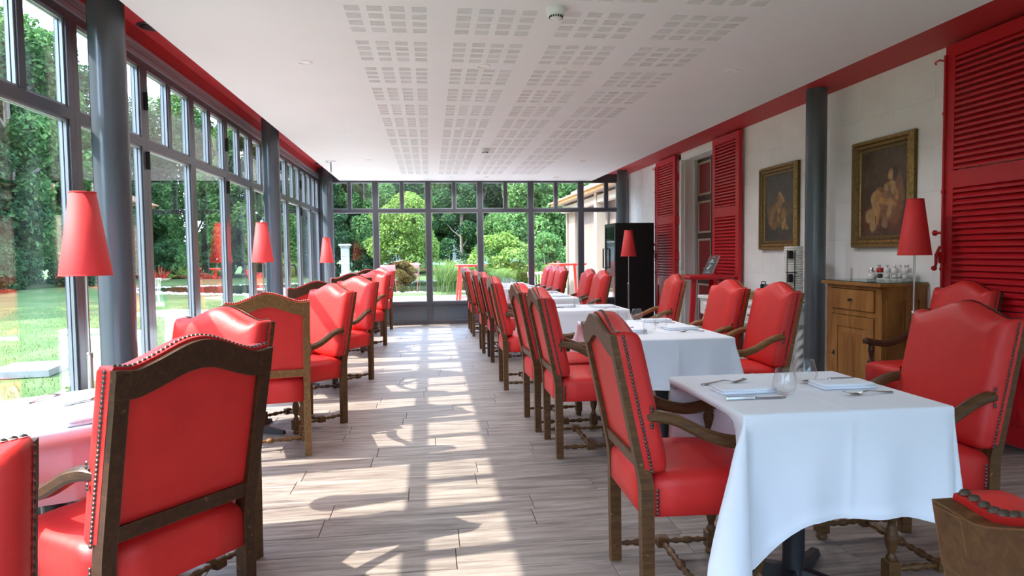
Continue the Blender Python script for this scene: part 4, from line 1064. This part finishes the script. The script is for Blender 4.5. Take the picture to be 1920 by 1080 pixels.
# ------------------------------------------------------------------ white carved console and what stands on it
def console():
    X0, X1, Y0, Y1, H = 3.08, 3.52, 5.98, 7.50, .765
    t = thing('carved_console', 'white painted carved console table with turned legs behind the wall-side armchairs', 'console table', (X0, Y0, 0))
    D, W = X1-X0, Y1-Y0
    b = MB(); b.bbox(-.02, D, -.03, W+.03, H-.035, H, .008); b.build('top', M['console'], t)
    b = MB(); b.bbox(0, D-.01, 0, W, H-.20, H-.035); b.box(-.006, 0, .02, W-.02, H-.21, H-.19); b.box(-.010, 0, 0, W, H-.055, H-.045); b.build('apron', M['console'], t)
    for k in range(3):
        y0 = .06+k*(W-.12)/3; y1 = y0+(W-.12)/3-.05
        b = MB(); b.bbox(-.012, .004, y0, y1, H-.175, H-.07, .003); b.rings([[(-.012, y, z) for y, z in ((y0+.02, H-.16), (y1-.02, H-.16), (y1-.02, H-.085), (y0+.02, H-.085))], [(-.018, y, z) for y, z in ((y0+.03, H-.15), (y1-.03, H-.15), (y1-.03, H-.095), (y0+.03, H-.095))]], smooth=False)
        dr = b.build('drawer', M['console'], t)
        b = MB(); b.lathe([(.005, -.018), (.005, -.03), (.012, -.036), (0, -.042)], (0, (y0+y1)/2, H-.122), 10, axis='x'); b.build('knob', M['gold_dark'], dr)
    for (x, y) in ((.05, .06), (.05, W-.06), (D-.06, .06), (D-.06, W-.06)):
        b = MB(); n = 26; rs = []
        for i in range(n+1):    # twisted baluster
            z = .09+i*(H-.2-.09)/n; a = i*.42; r = .036+.012*sin(pi*i/n)
            rs.append([(x+cos(a+2*pi*k/12)*r*(1+.20*cos(3*2*pi*k/12)), y+sin(a+2*pi*k/12)*r*(1+.20*cos(3*2*pi*k/12)), z) for k in range(12)])
        b.rings(rs); b.bbox(x-.045, x+.045, y-.045, y+.045, .02, .09); b.lathe([(.02, 0), (.035, .01), (.02, .02)], (x, y, 0), 12); b.build('leg', M['console'], t)
    b = MB(); b.bbox(.02, D-.03, .1, W-.1, .05, .085); b.bbox(.01, .06, .1, W-.1, .085, .12); b.build('stretcher_shelf', M['console'], t)
    z = H+.0005
    o = thing('bowl_stack', 'tall stack of white dishes in a black wire rack, left of the grey column', 'dishes', (3.42, 6.09, z))
    rk_ = MB(); r = .087; rk_.lathe([(0, 0), (r-.008, 0), (r-.002, .003), (r, .009), (r-.001, .020), (r-.004, .0215), (r-.012, .019), (0, .014)], n=26, caps=False); rk_ = rk_.mesh('dish', [M['china']])
    for k in range(24): place('dish', rk_, o, (.002*sin(k*2.3), .002*cos(k*1.7), .0105+k*.0218))
    b = MB(); b.lathe([(.10, 0), (.10, .01), (.0, .01)], n=24)
    for a in (3.6, 4.3): b.tube([(.10*cos(a), .10*sin(a), .005), (.10*cos(a), .10*sin(a), .50)], .004, 6)
    for zz in (.20, .42): b.bbox(-.10, -.060, -.098, -.060, zz, zz+.075)
    b.box(-.135, -.03, -.115, -.105, .285, .293); b.build('wire_rack', M['gasket'], o)
    o = thing('wooden_tray', 'stacked pale wooden boards on the white console between two armchairs', 'tray', (3.18, 6.62, z))
    for k in range(3):
        b = MB(); b.bbox(0, .24-.02*k, 0, .42-.05*k, .0015+.027*k, .026+.027*k, .004); b.build('board', M['tray'], o)
    o = thing('grey_pouch', 'dark grey pouch with a black clasp behind the wooden boards', 'pouch', (3.44, 6.55, z))
    b = MB(); rs = []
    for (zz, hw, ht) in ((0, .20, .055), (.03, .21, .06), (.08, .19, .045), (.12, .15, .028), (.15, .10, .012)): rs.append([(ht*cos(2*pi*k/16)*.9, .02+hw*sin(2*pi*k/16), zz) for k in range(16)])
    b.rings(rs); b.build('pouch_body', M['grey_bag'], o)
    b = MB(); b.bbox(-.03, .03, .15, .175, .075, .15); b.tube([(-.02, .16, .15), (-.02, .165, .175), (.02, .165, .175), (.02, .16, .15)], .006); b.build('clasp', M['gasket'], o)
    o = thing('pepper_pot', 'small steel topped glass pot on the white console', 'pot', (3.30, 7.07, z))
    b = MB(); b.lathe([(0, 0), (.024, 0), (.026, .006), (.022, .05), (.018, .07)], n=18, caps=False); b.build('pot_body', M['clear'], o)
    b = MB(); b.lathe([(.020, .068), (.021, .09), (.012, .10), (0, .102)], n=18, caps=False); b.build('pot_lid', M['chrome'], o)
    o = thing('white_cup', 'white china cup beside the wooden boards on the console', 'cup', (3.22, 7.16, z))
    b = MB(); b.lathe([(0, 0), (.022, 0), (.035, .03), (.038, .06), (.035, .06), (.03, .03), (0, .008)], n=20, caps=False); b.build('cup_body', M['china'], o)
    b = MB(); b.tube([(0, .034, .05), (0, .058, .045), (0, .058, .022), (0, .032, .018)], .004, 6); b.build('cup_handle', M['china'], o)
console()

# ------------------------------------------------------------------ red high table with the menu on its easel
def high_table(name, x, y, rotz, h, s, label, mat, seat=.0):
    t = thing(name, label, 'high table', (x, y, 0), rotz, 'red metal high tables')
    b = MB(); b.bbox(-s/2, s/2, -s/2, s/2, h-.022, h, .006); b.bbox(-s/2+.015, s/2-.015, -s/2+.015, s/2-.015, h-.045, h-.022); b.build('tabletop', mat, t)
    for sx in (-1, 1):
        for sy in (-1, 1):
            b = MB(); a, c = s/2-.09, s/2+.015; w = .028
            b.rings([[(sx*p-w, sy*p-w*.5, z), (sx*p+w, sy*p-w*.5, z), (sx*p+w, sy*p+w*.5, z), (sx*p-w, sy*p+w*.5, z)] for p, z in ((c-.02, 0), (a, h-.045))], smooth=False); b.build('leg', mat, t)
    b = MB(); q = s/2-.045; zz = .28
    for (p0, p1) in (((-q, -q), (q, -q)), ((q, -q), (q, q)), ((q, q), (-q, q)), ((-q, q), (-q, -q))): b.tube([(*p0, zz), (*p1, zz)], .011, 8)
    b.build('foot_rail', mat, t)
    return t
HT = .975
high_table('high_table', 3.28, 7.92, rad(2), HT, .58, 'dark red metal high table in front of the doorway, carrying the menu', M['red'])
def menu():
    t = thing('menu_stand', 'dark slate menu propped on a red easel on the high table', 'menu', (3.27, 7.76, HT+.0005), rad(-66))
    R = Matrix.Rotation(rad(-31), 3, 'X')        # leans back; local front looks to -y
    b = MB()
    for p in ((-.095, .095, -.030, .02, 0, .012),): b.bbox(*p)
    b.tube([(-.07, .02, .01), (-.07, .12, .22)], .006, 6); b.tube([(.07, .02, .01), (.07, .12, .22)], .006, 6); b.tube([(0, .11, .20), (0, .16, .004)], .006, 6); b.box(-.075, .075, .11, .12, .20, .215)
    b.build('easel', M['red'], t)
    b = MB(); b.box(-.075, .075, -.006, .006, 0, .255, R=R); bk = b.build('menu_cover', M['slate'], t, (0, 0, .013))
    b = MB(); b.box(.075, .081, -.007, .007, 0, .255, R=R); b.build('wooden_edge', M['cork'], bk)
    b = MB(); y = -.0068     # the white marks printed on the cover: short lines, a small peak and a slanting bird
    def flat(pts): b.add([tuple(R @ Vector((px, y, pz))) for px, pz in pts], [tuple(range(len(pts)))])
    for (x0, x1, z0, z1) in ((-.02, .02, .232, .236), (-.04, .035, .160, .168), (-.036, .03, .022, .028), (-.006, .008, .045, .050)): flat([(x0, z0), (x1, z0), (x1, z1), (x0, z1)])
    flat([(-.022, .178), (.014, .178), (.012, .186), (.000, .205), (-.006, .192), (-.02, .188)])
    flat([(-.036, .062), (-.018, .066), (-.002, .094), (.006, .104), (.020, .128), (.002, .112), (-.008, .100), (-.026, .092)])
    flat([(-.018, .116), (-.008, .113), (-.004, .140), (-.010, .132)])
    b.build('printed_marks', M['white_paint'], bk)
    t = thing('crystal_ornament', 'small clear glass ornament on the far end of the red high table', 'ornament', (3.05, 8.06, HT+.0005))
    b = MB(); b.lathe([(0, 0), (.04, 0), (.04, .006), (.012, .014), (.010, .03), (.03, .05), (.035, .07), (.02, .09)], n=14, caps=False); b.build('glass_bowl', M['clear'], t)
    for k in range(6):
        a = k*pi/3; b = MB(); b.tube([(.012*cos(a), .012*sin(a), .06), (.03*cos(a), .03*sin(a), .10), (.02*cos(a+.5), .02*sin(a+.5), .15)], [.008, .006, .002], 6); b.build('glass_petal', M['clear'], t)
menu()
def wall_bits():
    t = thing('power_socket', 'grey wall socket with a lead between the column and the wooden cabinet', 'socket', (3.668, 5.53, .60))
    b = MB(); b.bbox(-.012, 0, -.04, .04, -.04, .04); b.build('plate', M['plastic_white'], t)
    b = MB(); b.bbox(-.05, -.012, -.02, .02, -.02, .02); b.build('plug', M['plastic_white'], t)
    b = MB(); b.tube([(-.03, 0, .02), (-.03, .0, .12), (-.015, .03, .3), (-.012, .035, .5)], .004, 6); b.build('lead', M['chrome'], t)
wall_bits()

# ------------------------------------------------------------------ the garden
def ground():
    b = MB(); b.add([(-90, -60, -.06), (60, -60, -.06), (60, 140, -.06), (-90, 140, -.06)], [(0, 1, 2, 3)]); struct(b.build('floor_lawn', M['lawn']), 'mown lawn round the house')
    b = MB(); b.box(-3.25, -2.0, -8, 12.5, -.2, -.03); b.box(-3.2, 7.0, 12.52, 21.5, -.2, -.03); struct(b.build('floor_terrace', M['paving']), 'pale terrace paving outside the glazing')
    n = 40; b = MB()
    out = [(1.5+13*cos(2*pi*k/n)*(1+.12*sin(3*2*pi*k/n)), 28.8+5.2*sin(2*pi*k/n)*(1+.1*cos(2*2*pi*k/n)), -.045) for k in range(n)]
    b.add(out, [tuple(range(n))]); o = b.build('pond', M['water']); tag(o, 'flat green garden pond beyond the end terrace', 'pond')
    V, F = [], []
    tmpl = np.array([(1, 0, 0), (.5, .86, 0), (-.5, .86, 0), (-1, 0, 0), (-.5, -.86, 0), (.5, -.86, 0), (0, 0, .45)]); k = 0
    for i in range(1500):
        a = rng.uniform(0, 2*pi); s = rng.uniform(.05, .13); r = 1+rng.uniform(.0, .10)
        c = np.array((1.5+13*cos(a)*(1+.12*sin(3*a))*r, 28.8+5.2*sin(a)*(1+.1*cos(2*a))*r, -.06))
        V.append(tmpl*s+c); F += [(k+j, k+(j+1) % 6, k+6) for j in range(6)]; k += 7
    o = place('pond_pebbles', npmesh('pond_pebbles', np.concatenate(V), np.array(F), [M['pebble']])); tag(o, 'pale pebble rim round the garden pond', 'pebbles'); o['kind'] = 'stuff'
ground()

def leaves(n, lobes, size, seed, flat=.5):
    """n small leaf quads spread over the shells of ellipsoid lobes (cx,cy,cz,rx,ry,rz)"""
    g = np.random.default_rng(seed)
    vol = np.array([l[3]*l[4]*l[5] for l in lobes])**(2/3); li = g.choice(len(lobes), n, p=vol/vol.sum()); Lb = np.array(lobes)[li]
    d = g.normal(size=(n, 3)); d /= np.linalg.norm(d, axis=1)[:, None]
    # clumps: push the shell in and out with a few random directions
    K = g.normal(size=(14, 3)); K /= np.linalg.norm(K, axis=1)[:, None]
    bump = np.max(np.exp(((d @ K.T)-1)*9), axis=1)
    r = (.62+.30*bump+.16*g.random(n)) * np.where(g.random(n) < .22, .7, 1)
    c = Lb[:, :3] + d*Lb[:, 3:]*r[:, None]
    nrm = d*.7 + g.normal(size=(n, 3))*.75 + np.array([0, 0, flat]); nrm /= np.linalg.norm(nrm, axis=1)[:, None]
    t = np.cross(nrm, g.normal(size=(n, 3))); t /= np.linalg.norm(t, axis=1)[:, None]; bt = np.cross(nrm, t)
    s = size*(.6+.8*g.random(n))[:, None]
    V = np.stack([c+t*s, c+bt*s*.55+nrm*s*.15, c-t*s, c-bt*s*.55+nrm*s*.15], 1).reshape(-1, 3)
    return V, np.arange(4*n).reshape(n, 4)
def crown(seed, h, w, nl=9, low=.25, fat=1.0, fz=1.0):
    g = random.Random(seed); lob = []
    nl = int(nl*2.6)
    for k in range(nl):
        f = (k+g.random())/nl; a = k*2.4+g.uniform(-.8, .8); rr = w*(.72*sin(pi*(.16+.76*f)))*sqrt(g.uniform(.15, 1.0))*1.15
        q = g.uniform(.55, 1.25); lob.append((rr*cos(a), rr*sin(a), h*(low+(1-low)*f*.92)+g.uniform(-.03, .03)*h, fat*w*.28*q*g.uniform(.8, 1.25), fat*w*.28*q*g.uniform(.8, 1.25), fz*h*.085*q*g.uniform(.8, 1.2)))
    return lob
FOL = {}
def foliage(kind, variant):
    if (kind, variant) not in FOL:
        if kind == 'tall': V, F = leaves(34000, crown(variant, 13, 4.2, 12, .10), .125, variant)
        elif kind == 'dark': V, F = leaves(34000, crown(variant+50, 12, 3.8, 12, .06), .12, variant+50)
        elif kind == 'round': V, F = leaves(30000, crown(variant+90, 5.4, 2.5, 12, .18, 1.15, 1.75), .075, variant+90)
        else: V, F = leaves(9000, crown(variant+130, 1.7, 1.25, 8, .05, 1.2, 1.9), .055, variant+130)
        FOL[kind, variant] = npmesh('foliage', V, F, [M['leaf_a']])
    return FOL[kind, variant]
TRUNK = {}
def trunk(kind):
    if kind not in TRUNK:
        h, r = {'tall': (11, .22), 'dark': (10, .2), 'round': (3.2, .12), 'bush': (.9, .05)}[kind]
        b = MB(); b.tube([(0, 0, -.1), (.05, .02, h*.2), (-.04, .05, h*.5), (.05, 0, h)], [r*1.3, r, r*.8, r*.35], 9)
        if kind != 'bush':
            for k in range(5):
                a = k*1.9; z = h*(.3+.12*k); b.tube([(0, 0, z), (h*.1*cos(a), h*.1*sin(a), z+h*.08), (h*.2*cos(a), h*.2*sin(a), z+h*.2)], [r*.5, r*.35, r*.12], 7)
        TRUNK[kind] = b.mesh('trunk', [M['bark']])
    return TRUNK[kind]
def tree(kind, x, y, s, rz, mat, label, group, name='tree', cat='tree'):
    t = thing(name, label, cat, (x, y, -.06), rz, group); t.scale = (s, s, s*random.uniform(.94, 1.08))
    place('trunk', trunk(kind), t)
    f = place('foliage', foliage(kind, random.randint(0, 2)), t); f['kind'] = 'stuff'
    f.material_slots[0].link = 'OBJECT'; f.material_slots[0].material = M[mat]
def woodland():
    ORD = ['first', 'second', 'third', 'fourth', 'fifth', 'sixth', 'seventh', 'eighth', 'ninth', 'tenth', 'eleventh', 'twelfth', 'thirteenth', 'fourteenth', 'fifteenth', 'sixteenth', 'seventeenth', 'eighteenth', 'nineteenth', 'twentieth']
    ROW = ('front', 'middle', 'back'); k = 0
    for row, (x0, st) in enumerate(((-19, 3.6), (-24, 4.2), (-30, 5.0))):
        y = -10 + row*1.5; nth = -1
        while y < 46:
            k += 1; nth += 1; where = '%s from the viewer in the %s row of the left wood' % (ORD[nth], ROW[row])
            kind = 'tall' if (k*5) % 3 else 'dark'
            tree(kind, x0+random.uniform(-1.2, 1.2)-max(0, y-20)*.05, y, random.uniform(.8, 1.12), random.uniform(0, 6), 'leaf_a' if kind == 'tall' else 'leaf_b', ('leafy mid green tree, ' if kind == 'tall' else 'dark green tree, ')+where, 'trees beyond the left lawn')
            y += st*random.uniform(.85, 1.2)
    for row, (y0, st) in enumerate(((47, 4.0), (53, 4.6))):
        x = -20+row*2; nth = -1
        while x < 34:
            k += 1; nth += 1; where = '%s from the left in the %s row beyond the pond' % (ORD[nth], ('front', 'back')[row])
            kind = 'dark' if (k*7) % 3 else 'tall'
            tree(kind, x, y0+random.uniform(-1.5, 1.5), random.uniform(.85, 1.15), random.uniform(0, 6), 'leaf_b' if kind == 'dark' else 'leaf_a', ('tall dark tree, ' if kind == 'dark' else 'tall mid green tree, ')+where, 'trees beyond the pond')
            x += st*random.uniform(.85, 1.2)
    for i in range(13):  # out-of-view tree row, added to hold back part of the sky light
        tree('round', -26+i*4.3, -23+2.5*sin(i*2.1), 1.15, i, 'leaf_a', '%s green tree added behind the viewer to dim the sky, seen only in reflections' % ORD[i], 'trees added behind the viewer')
    tree('round', -1.15, 33.5, .80, 1, 'leaf_c', 'bright light green round tree seen through the second end pane', None)
    tree('round', 6.6, 38, 1.25, 2, 'leaf_a', 'mid green spreading tree left of the beige house', None)
    tree('round', 4.6, 40, .75, 5, 'leaf_a', 'small mid green tree beyond the pond in the fourth end pane', None)
    tree('tall', -6.8, 42, .62, 2, 'leaf_b', 'dark tree behind the stone pillar, its left neighbour', None)
    tree('dark', -3.9, 43, .60, 4, 'leaf_a', 'green tree between the stone pillar and the bright round tree', None)
    tree('dark', 2.0, 42, .55, 1, 'leaf_b', 'dark tree right of the bright round tree, beyond the pampas grass', None)
    tree('tall', 9.2, 43, .62, 1, 'leaf_a', 'tall green tree whose crown shows over the beige house', None)
    tree('bush', 2.75, 26.5, 1.25, 1, 'leaf_c', 'tall light green shrub at the pond in the fourth end pane', None, 'shrub', 'shrub')
    tree('bush', -1.25, 29.6, .62, 2, 'leaf_d', 'small round bronze shrub below the bright tree', None, 'shrub', 'shrub')
    tree('bush', 5.2, 30.5, 1.2, 3, 'leaf_a', 'green shrub at the pond edge left of the beige house', None, 'shrub', 'shrub')
    tree('bush', 4.35, 24.2, .5, 4, 'leaf_c', 'low yellow green shrub behind the round garden table', None, 'shrub', 'shrub')
    for i in range(16):
        tree('bush', -17.2+random.uniform(-.8, .8), -6+i*2.7, random.uniform(.8, 1.3), i, 'leaf_b', 'low dark shrub at the foot of the left wood, %s from the viewer' % ORD[i], 'undergrowth shrubs along the wood', 'shrub', 'shrub')
    for i in range(14):
        tree('bush', -16+i*3.2, 44+random.uniform(-1, 1), random.uniform(.9, 1.5), i, 'leaf_b', 'low dark shrub at the foot of the far wood, %s from the left' % ORD[i], 'shrubs along the far wood', 'shrub', 'shrub')
woodland()
def grasses():
    def tuft(n, h, spread, seed, w):
        g = np.random.default_rng(seed); V, F = [], []; k = 0
        for i in range(n):
            a = g.uniform(0, 2*pi); l = h*g.uniform(.55, 1.1); lean = spread*g.uniform(.15, 1); b0 = g.normal(size=2)*.10*spread
            pts = []
            for t in (0, .35, .7, 1.0): pts.append((b0[0]+cos(a)*lean*t**1.7, b0[1]+sin(a)*lean*t**1.7, l*(t-.38*t**3)))
            sx, sy = -sin(a)*w, cos(a)*w
            for j, p in enumerate(pts): q = 1-.8*j/3; V += [(p[0]-sx*q, p[1]-sy*q, p[2]), (p[0]+sx*q, p[1]+sy*q, p[2])]
            F += [(k+2*j, k+2*j+1, k+2*j+3, k+2*j+2) for j in range(3)]; k += 8
        return npmesh('blades', np.array(V), np.array(F), [M['grassblade']])
    for i, (x, y, h, s, lb) in enumerate(((.55, 22.6, 1.75, 1.25, 'large clump of pale arching pampas grass on the terrace edge'), (2.5, 23.2, 1.2, .85, 'smaller clump of pale grass right of the large pampas clump'))):
        t = thing('pampas_grass', lb, 'grass clump', (x, y, -.06)); b = MB(); b.lathe([(0, .12), (.25*s, .08), (.32*s, 0)], n=12, caps=False); b.build('grass_root', M['lawn'], t)
        o = place('blades', tuft(900, h, s, i, .009), t); o['kind'] = 'stuff'
    g = np.random.default_rng(5); n = 34000
    P = np.stack([-3.25-g.random(n)**1.6*13, -2+g.random(n)*22, np.full(n, -.06)], 1); a = g.uniform(0, 2*pi, n); h = .02+.035*g.random(n); w = .005
    d = np.stack([np.cos(a)*w, np.sin(a)*w, 0*a], 1); tip = P+np.stack([np.cos(a+1)*h*.5, np.sin(a+1)*h*.5, h], 1)
    V = np.stack([P-d, P+d, tip], 1).reshape(-1, 3)
    o = place('grass_blades', npmesh('grass_blades', V, np.arange(3*n).reshape(n, 3), [M['grassblade']])); tag(o, 'short sunlit grass blades of the lawn outside the glazing', 'grass'); o['kind'] = 'stuff'
grasses()

def garden_things():
    t = thing('stone_slab', 'pale stone slab lying tilted on the lawn outside the left glazing', 'slab', (-4.6, 8.46, -.06), rad(8))
    b = MB(); b.bbox(-.30, .30, -.34, .34, .01, .10, .015); b.build('slab_stone', M['stone'], t)
    t = thing('stone_pillar', 'pale stone gate pillar with a moulded cap before the dark wood', 'pillar', (-4.35, 36.5, -.06))
    b = MB(); b.bbox(-.26, .26, -.26, .26, 0, .36, .02); b.build('pillar_block', M['stone'], t)
    for k in range(3):
        b = MB(); b.bbox(-.2, .2, -.2, .2, .37+.45*k, .81+.45*k, .012); b.build('pillar_block', M['stone'], t)
    b = MB(); b.bbox(-.24, .24, -.24, .24, 1.72, 1.80, .02); b.bbox(-.30, .30, -.30, .30, 1.805, 1.90, .04); b.build('pillar_cap', M['stone'], t)
    t = thing('garden_bench', 'low red garden bench on the lawn beyond the pond', 'bench', (-.30, 33.0, -.06))
    b = MB(); b.bbox(-1.0, 1.0, -.2, .2, .55, .62); b.build('seat', M['red'], t)
    for s in (-.8, .8):
        b = MB(); b.tube([(s, -.2, 0), (s, 0, .56), (s, .2, 0)], .03, 6); b.build('leg', M['chrome'], t)
    for i, (x, y, lb) in enumerate(((-1.55, 25.3, 'faded red garden armchair at the left edge of the bright tree'), (-.75, 30.6, 'faded red rounded garden seat right of the bronze shrub'))):
        t = thing('garden_armchair', lb, 'garden chair', (x, y, -.06), rad(200+60*i), 'red garden chairs')
        b = MB(); b.bbox(-.28, .28, -.28, .28, .36, .44, .03); b.build('seat', M['terracotta'], t)
        b = MB(); rs = [[(.30*cos(a)*q, .30*sin(a)*q, z) for a in [pi*k/10 for k in range(11)]] for q, z in ((1, .40), (1.08, .7), (1.05, .95), (.98, .95), (.95, .42))]
        b.rings(rs, close=False, cap0=False, cap1=False); b.build('backrest', M['terracotta'], t)
        for sx in (-1, 1):
            for sy in (-1, 1): b = MB(); b.tube([(sx*.24, sy*.24, .38), (sx*.28, sy*.28, 0)], .018, 6); b.build('leg', M['terracotta'], t)
    high_table('high_table', 3.14, 15.3, rad(8), 1.02, .66, 'bright red metal high table on the terrace behind the farthest armchairs', M['red_bright'])
    high_table('high_table', .93, 15.6, rad(4), 1.02, .62, 'bright red metal high table on the terrace behind the aisle chairs', M['red_bright'])
    t = thing('flower_planter', 'grey urn planter with a red spiky plant on the terrace', 'planter', (3.92, 21.0, -.03))
    b = MB(); b.lathe([(0, 0), (.2, 0), (.17, .06), (.22, .2), (.30, .40), (.42, .46), (.42, .50), (.36, .50)], n=24, caps=False); b.lathe([(0, .47), (.38, .47)], n=24, caps=False); b.build('urn', M['column'], t)
    V, F = leaves(700, [(0, 0, .55, .42, .42, .12)], .05, 3); f = place('flowers', npmesh('flowers', V, F, [M['flower']]), t); f['kind'] = 'stuff'
    b = MB()
    for k in range(16):
        a = k*2.4; l = .35+.3*(k % 3)/2; b.tube([(0, 0, .5), (cos(a)*l*.3, sin(a)*l*.3, .75), (cos(a)*l*.6, sin(a)*l*.6, .85+.2*(k % 4)/3)], [.02, .016, .002], 5)
    b.build('spiky_leaves', M['red'], t)
    t = thing('garden_table', 'small round metal garden table near the planter', 'garden table', (3.3, 19.0, -.03))
    b = MB(); b.lathe([(.0, .70), (.55, .70), (.55, .73), (0, .73)], n=28, caps=False); b.build('tabletop', M['soffit'], t)
    for k in range(3): a = k*2.1; b = MB(); b.tube([(.1*cos(a), .1*sin(a), .70), (.4*cos(a), .4*sin(a), 0)], .018, 6); b.build('leg', M['chrome'], t)
    t = thing('wire_chair', 'white wire garden chair in front of the round metal table', 'garden chair', (2.75, 17.0, -.03), rad(30))
    b = MB()
    for k in range(13):
        a = pi*k/12; b.tube([(.25*cos(a), .25*sin(a), .42), (.30*cos(a), .30*sin(a), .80)], .006, 5)
    b.tube([(.30*cos(pi*k/16), .30*sin(pi*k/16), .80) for k in range(17)], .010, 6); b.build('backrest', M['white_paint'], t)
    b = MB(); b.lathe([(0, .42), (.26, .42), (.26, .435), (0, .435)], n=24, caps=False); b.build('seat', M['white_paint'], t)
    for k in range(4): a = pi/4+k*pi/2; b = MB(); b.tube([(.2*cos(a), .2*sin(a), .42), (.26*cos(a), .26*sin(a), 0)], .010, 6); b.build('leg', M['white_paint'], t)
garden_things()

def house():
    t = thing('beige_house', 'beige rendered side wing of the house with a deep eaves, right of the end window', 'house', (0, 0, 0))
    b = MB(); b.box(4.10, 4.7, 12.8, 19.5, -.2, 3.0); b.build('wall', M['render'], t)
    b = MB(); b.box(4.02, 4.10, 18.6, 19.6, -.2, 2.62); b.box(3.97, 4.02, 19.45, 19.6, -.2, 2.62); b.build('corner_pier', M['soffit'], t)
    b = MB(); b.box(3.60, 4.7, 12.7, 19.8, 2.62, 2.67); b.build('soffit_board', M['soffit'], t)
    b = MB(); b.box(3.56, 3.61, 12.7, 19.8, 2.60, 2.71); b.build('fascia', M['timber'], t)
    b = MB(); b.box(3.80, 3.96, 12.8, 19.5, 2.39, 2.55); b.build('porch_beam', M['cream'], t)
    for y in (15.2,):
        b = MB(); b.bbox(3.78, 4.0, y, y+.22, -.05, 2.62); b.build('porch_post', M['cream'], t)
    b = MB(); b.add([(3.50, 12.6, 2.70), (3.50, 19.9, 2.70), (5.5, 19.9, 3.5), (5.5, 12.6, 3.5), (3.50, 12.6, 2.66), (3.50, 19.9, 2.66), (5.5, 19.9, 3.44), (5.5, 12.6, 3.44)], [(0, 1, 2, 3), (7, 6, 5, 4), (0, 4, 5, 1), (1, 5, 6, 2), (2, 6, 7, 3), (3, 7, 4, 0)]); b.build('roof', M['tile'], t)
house()
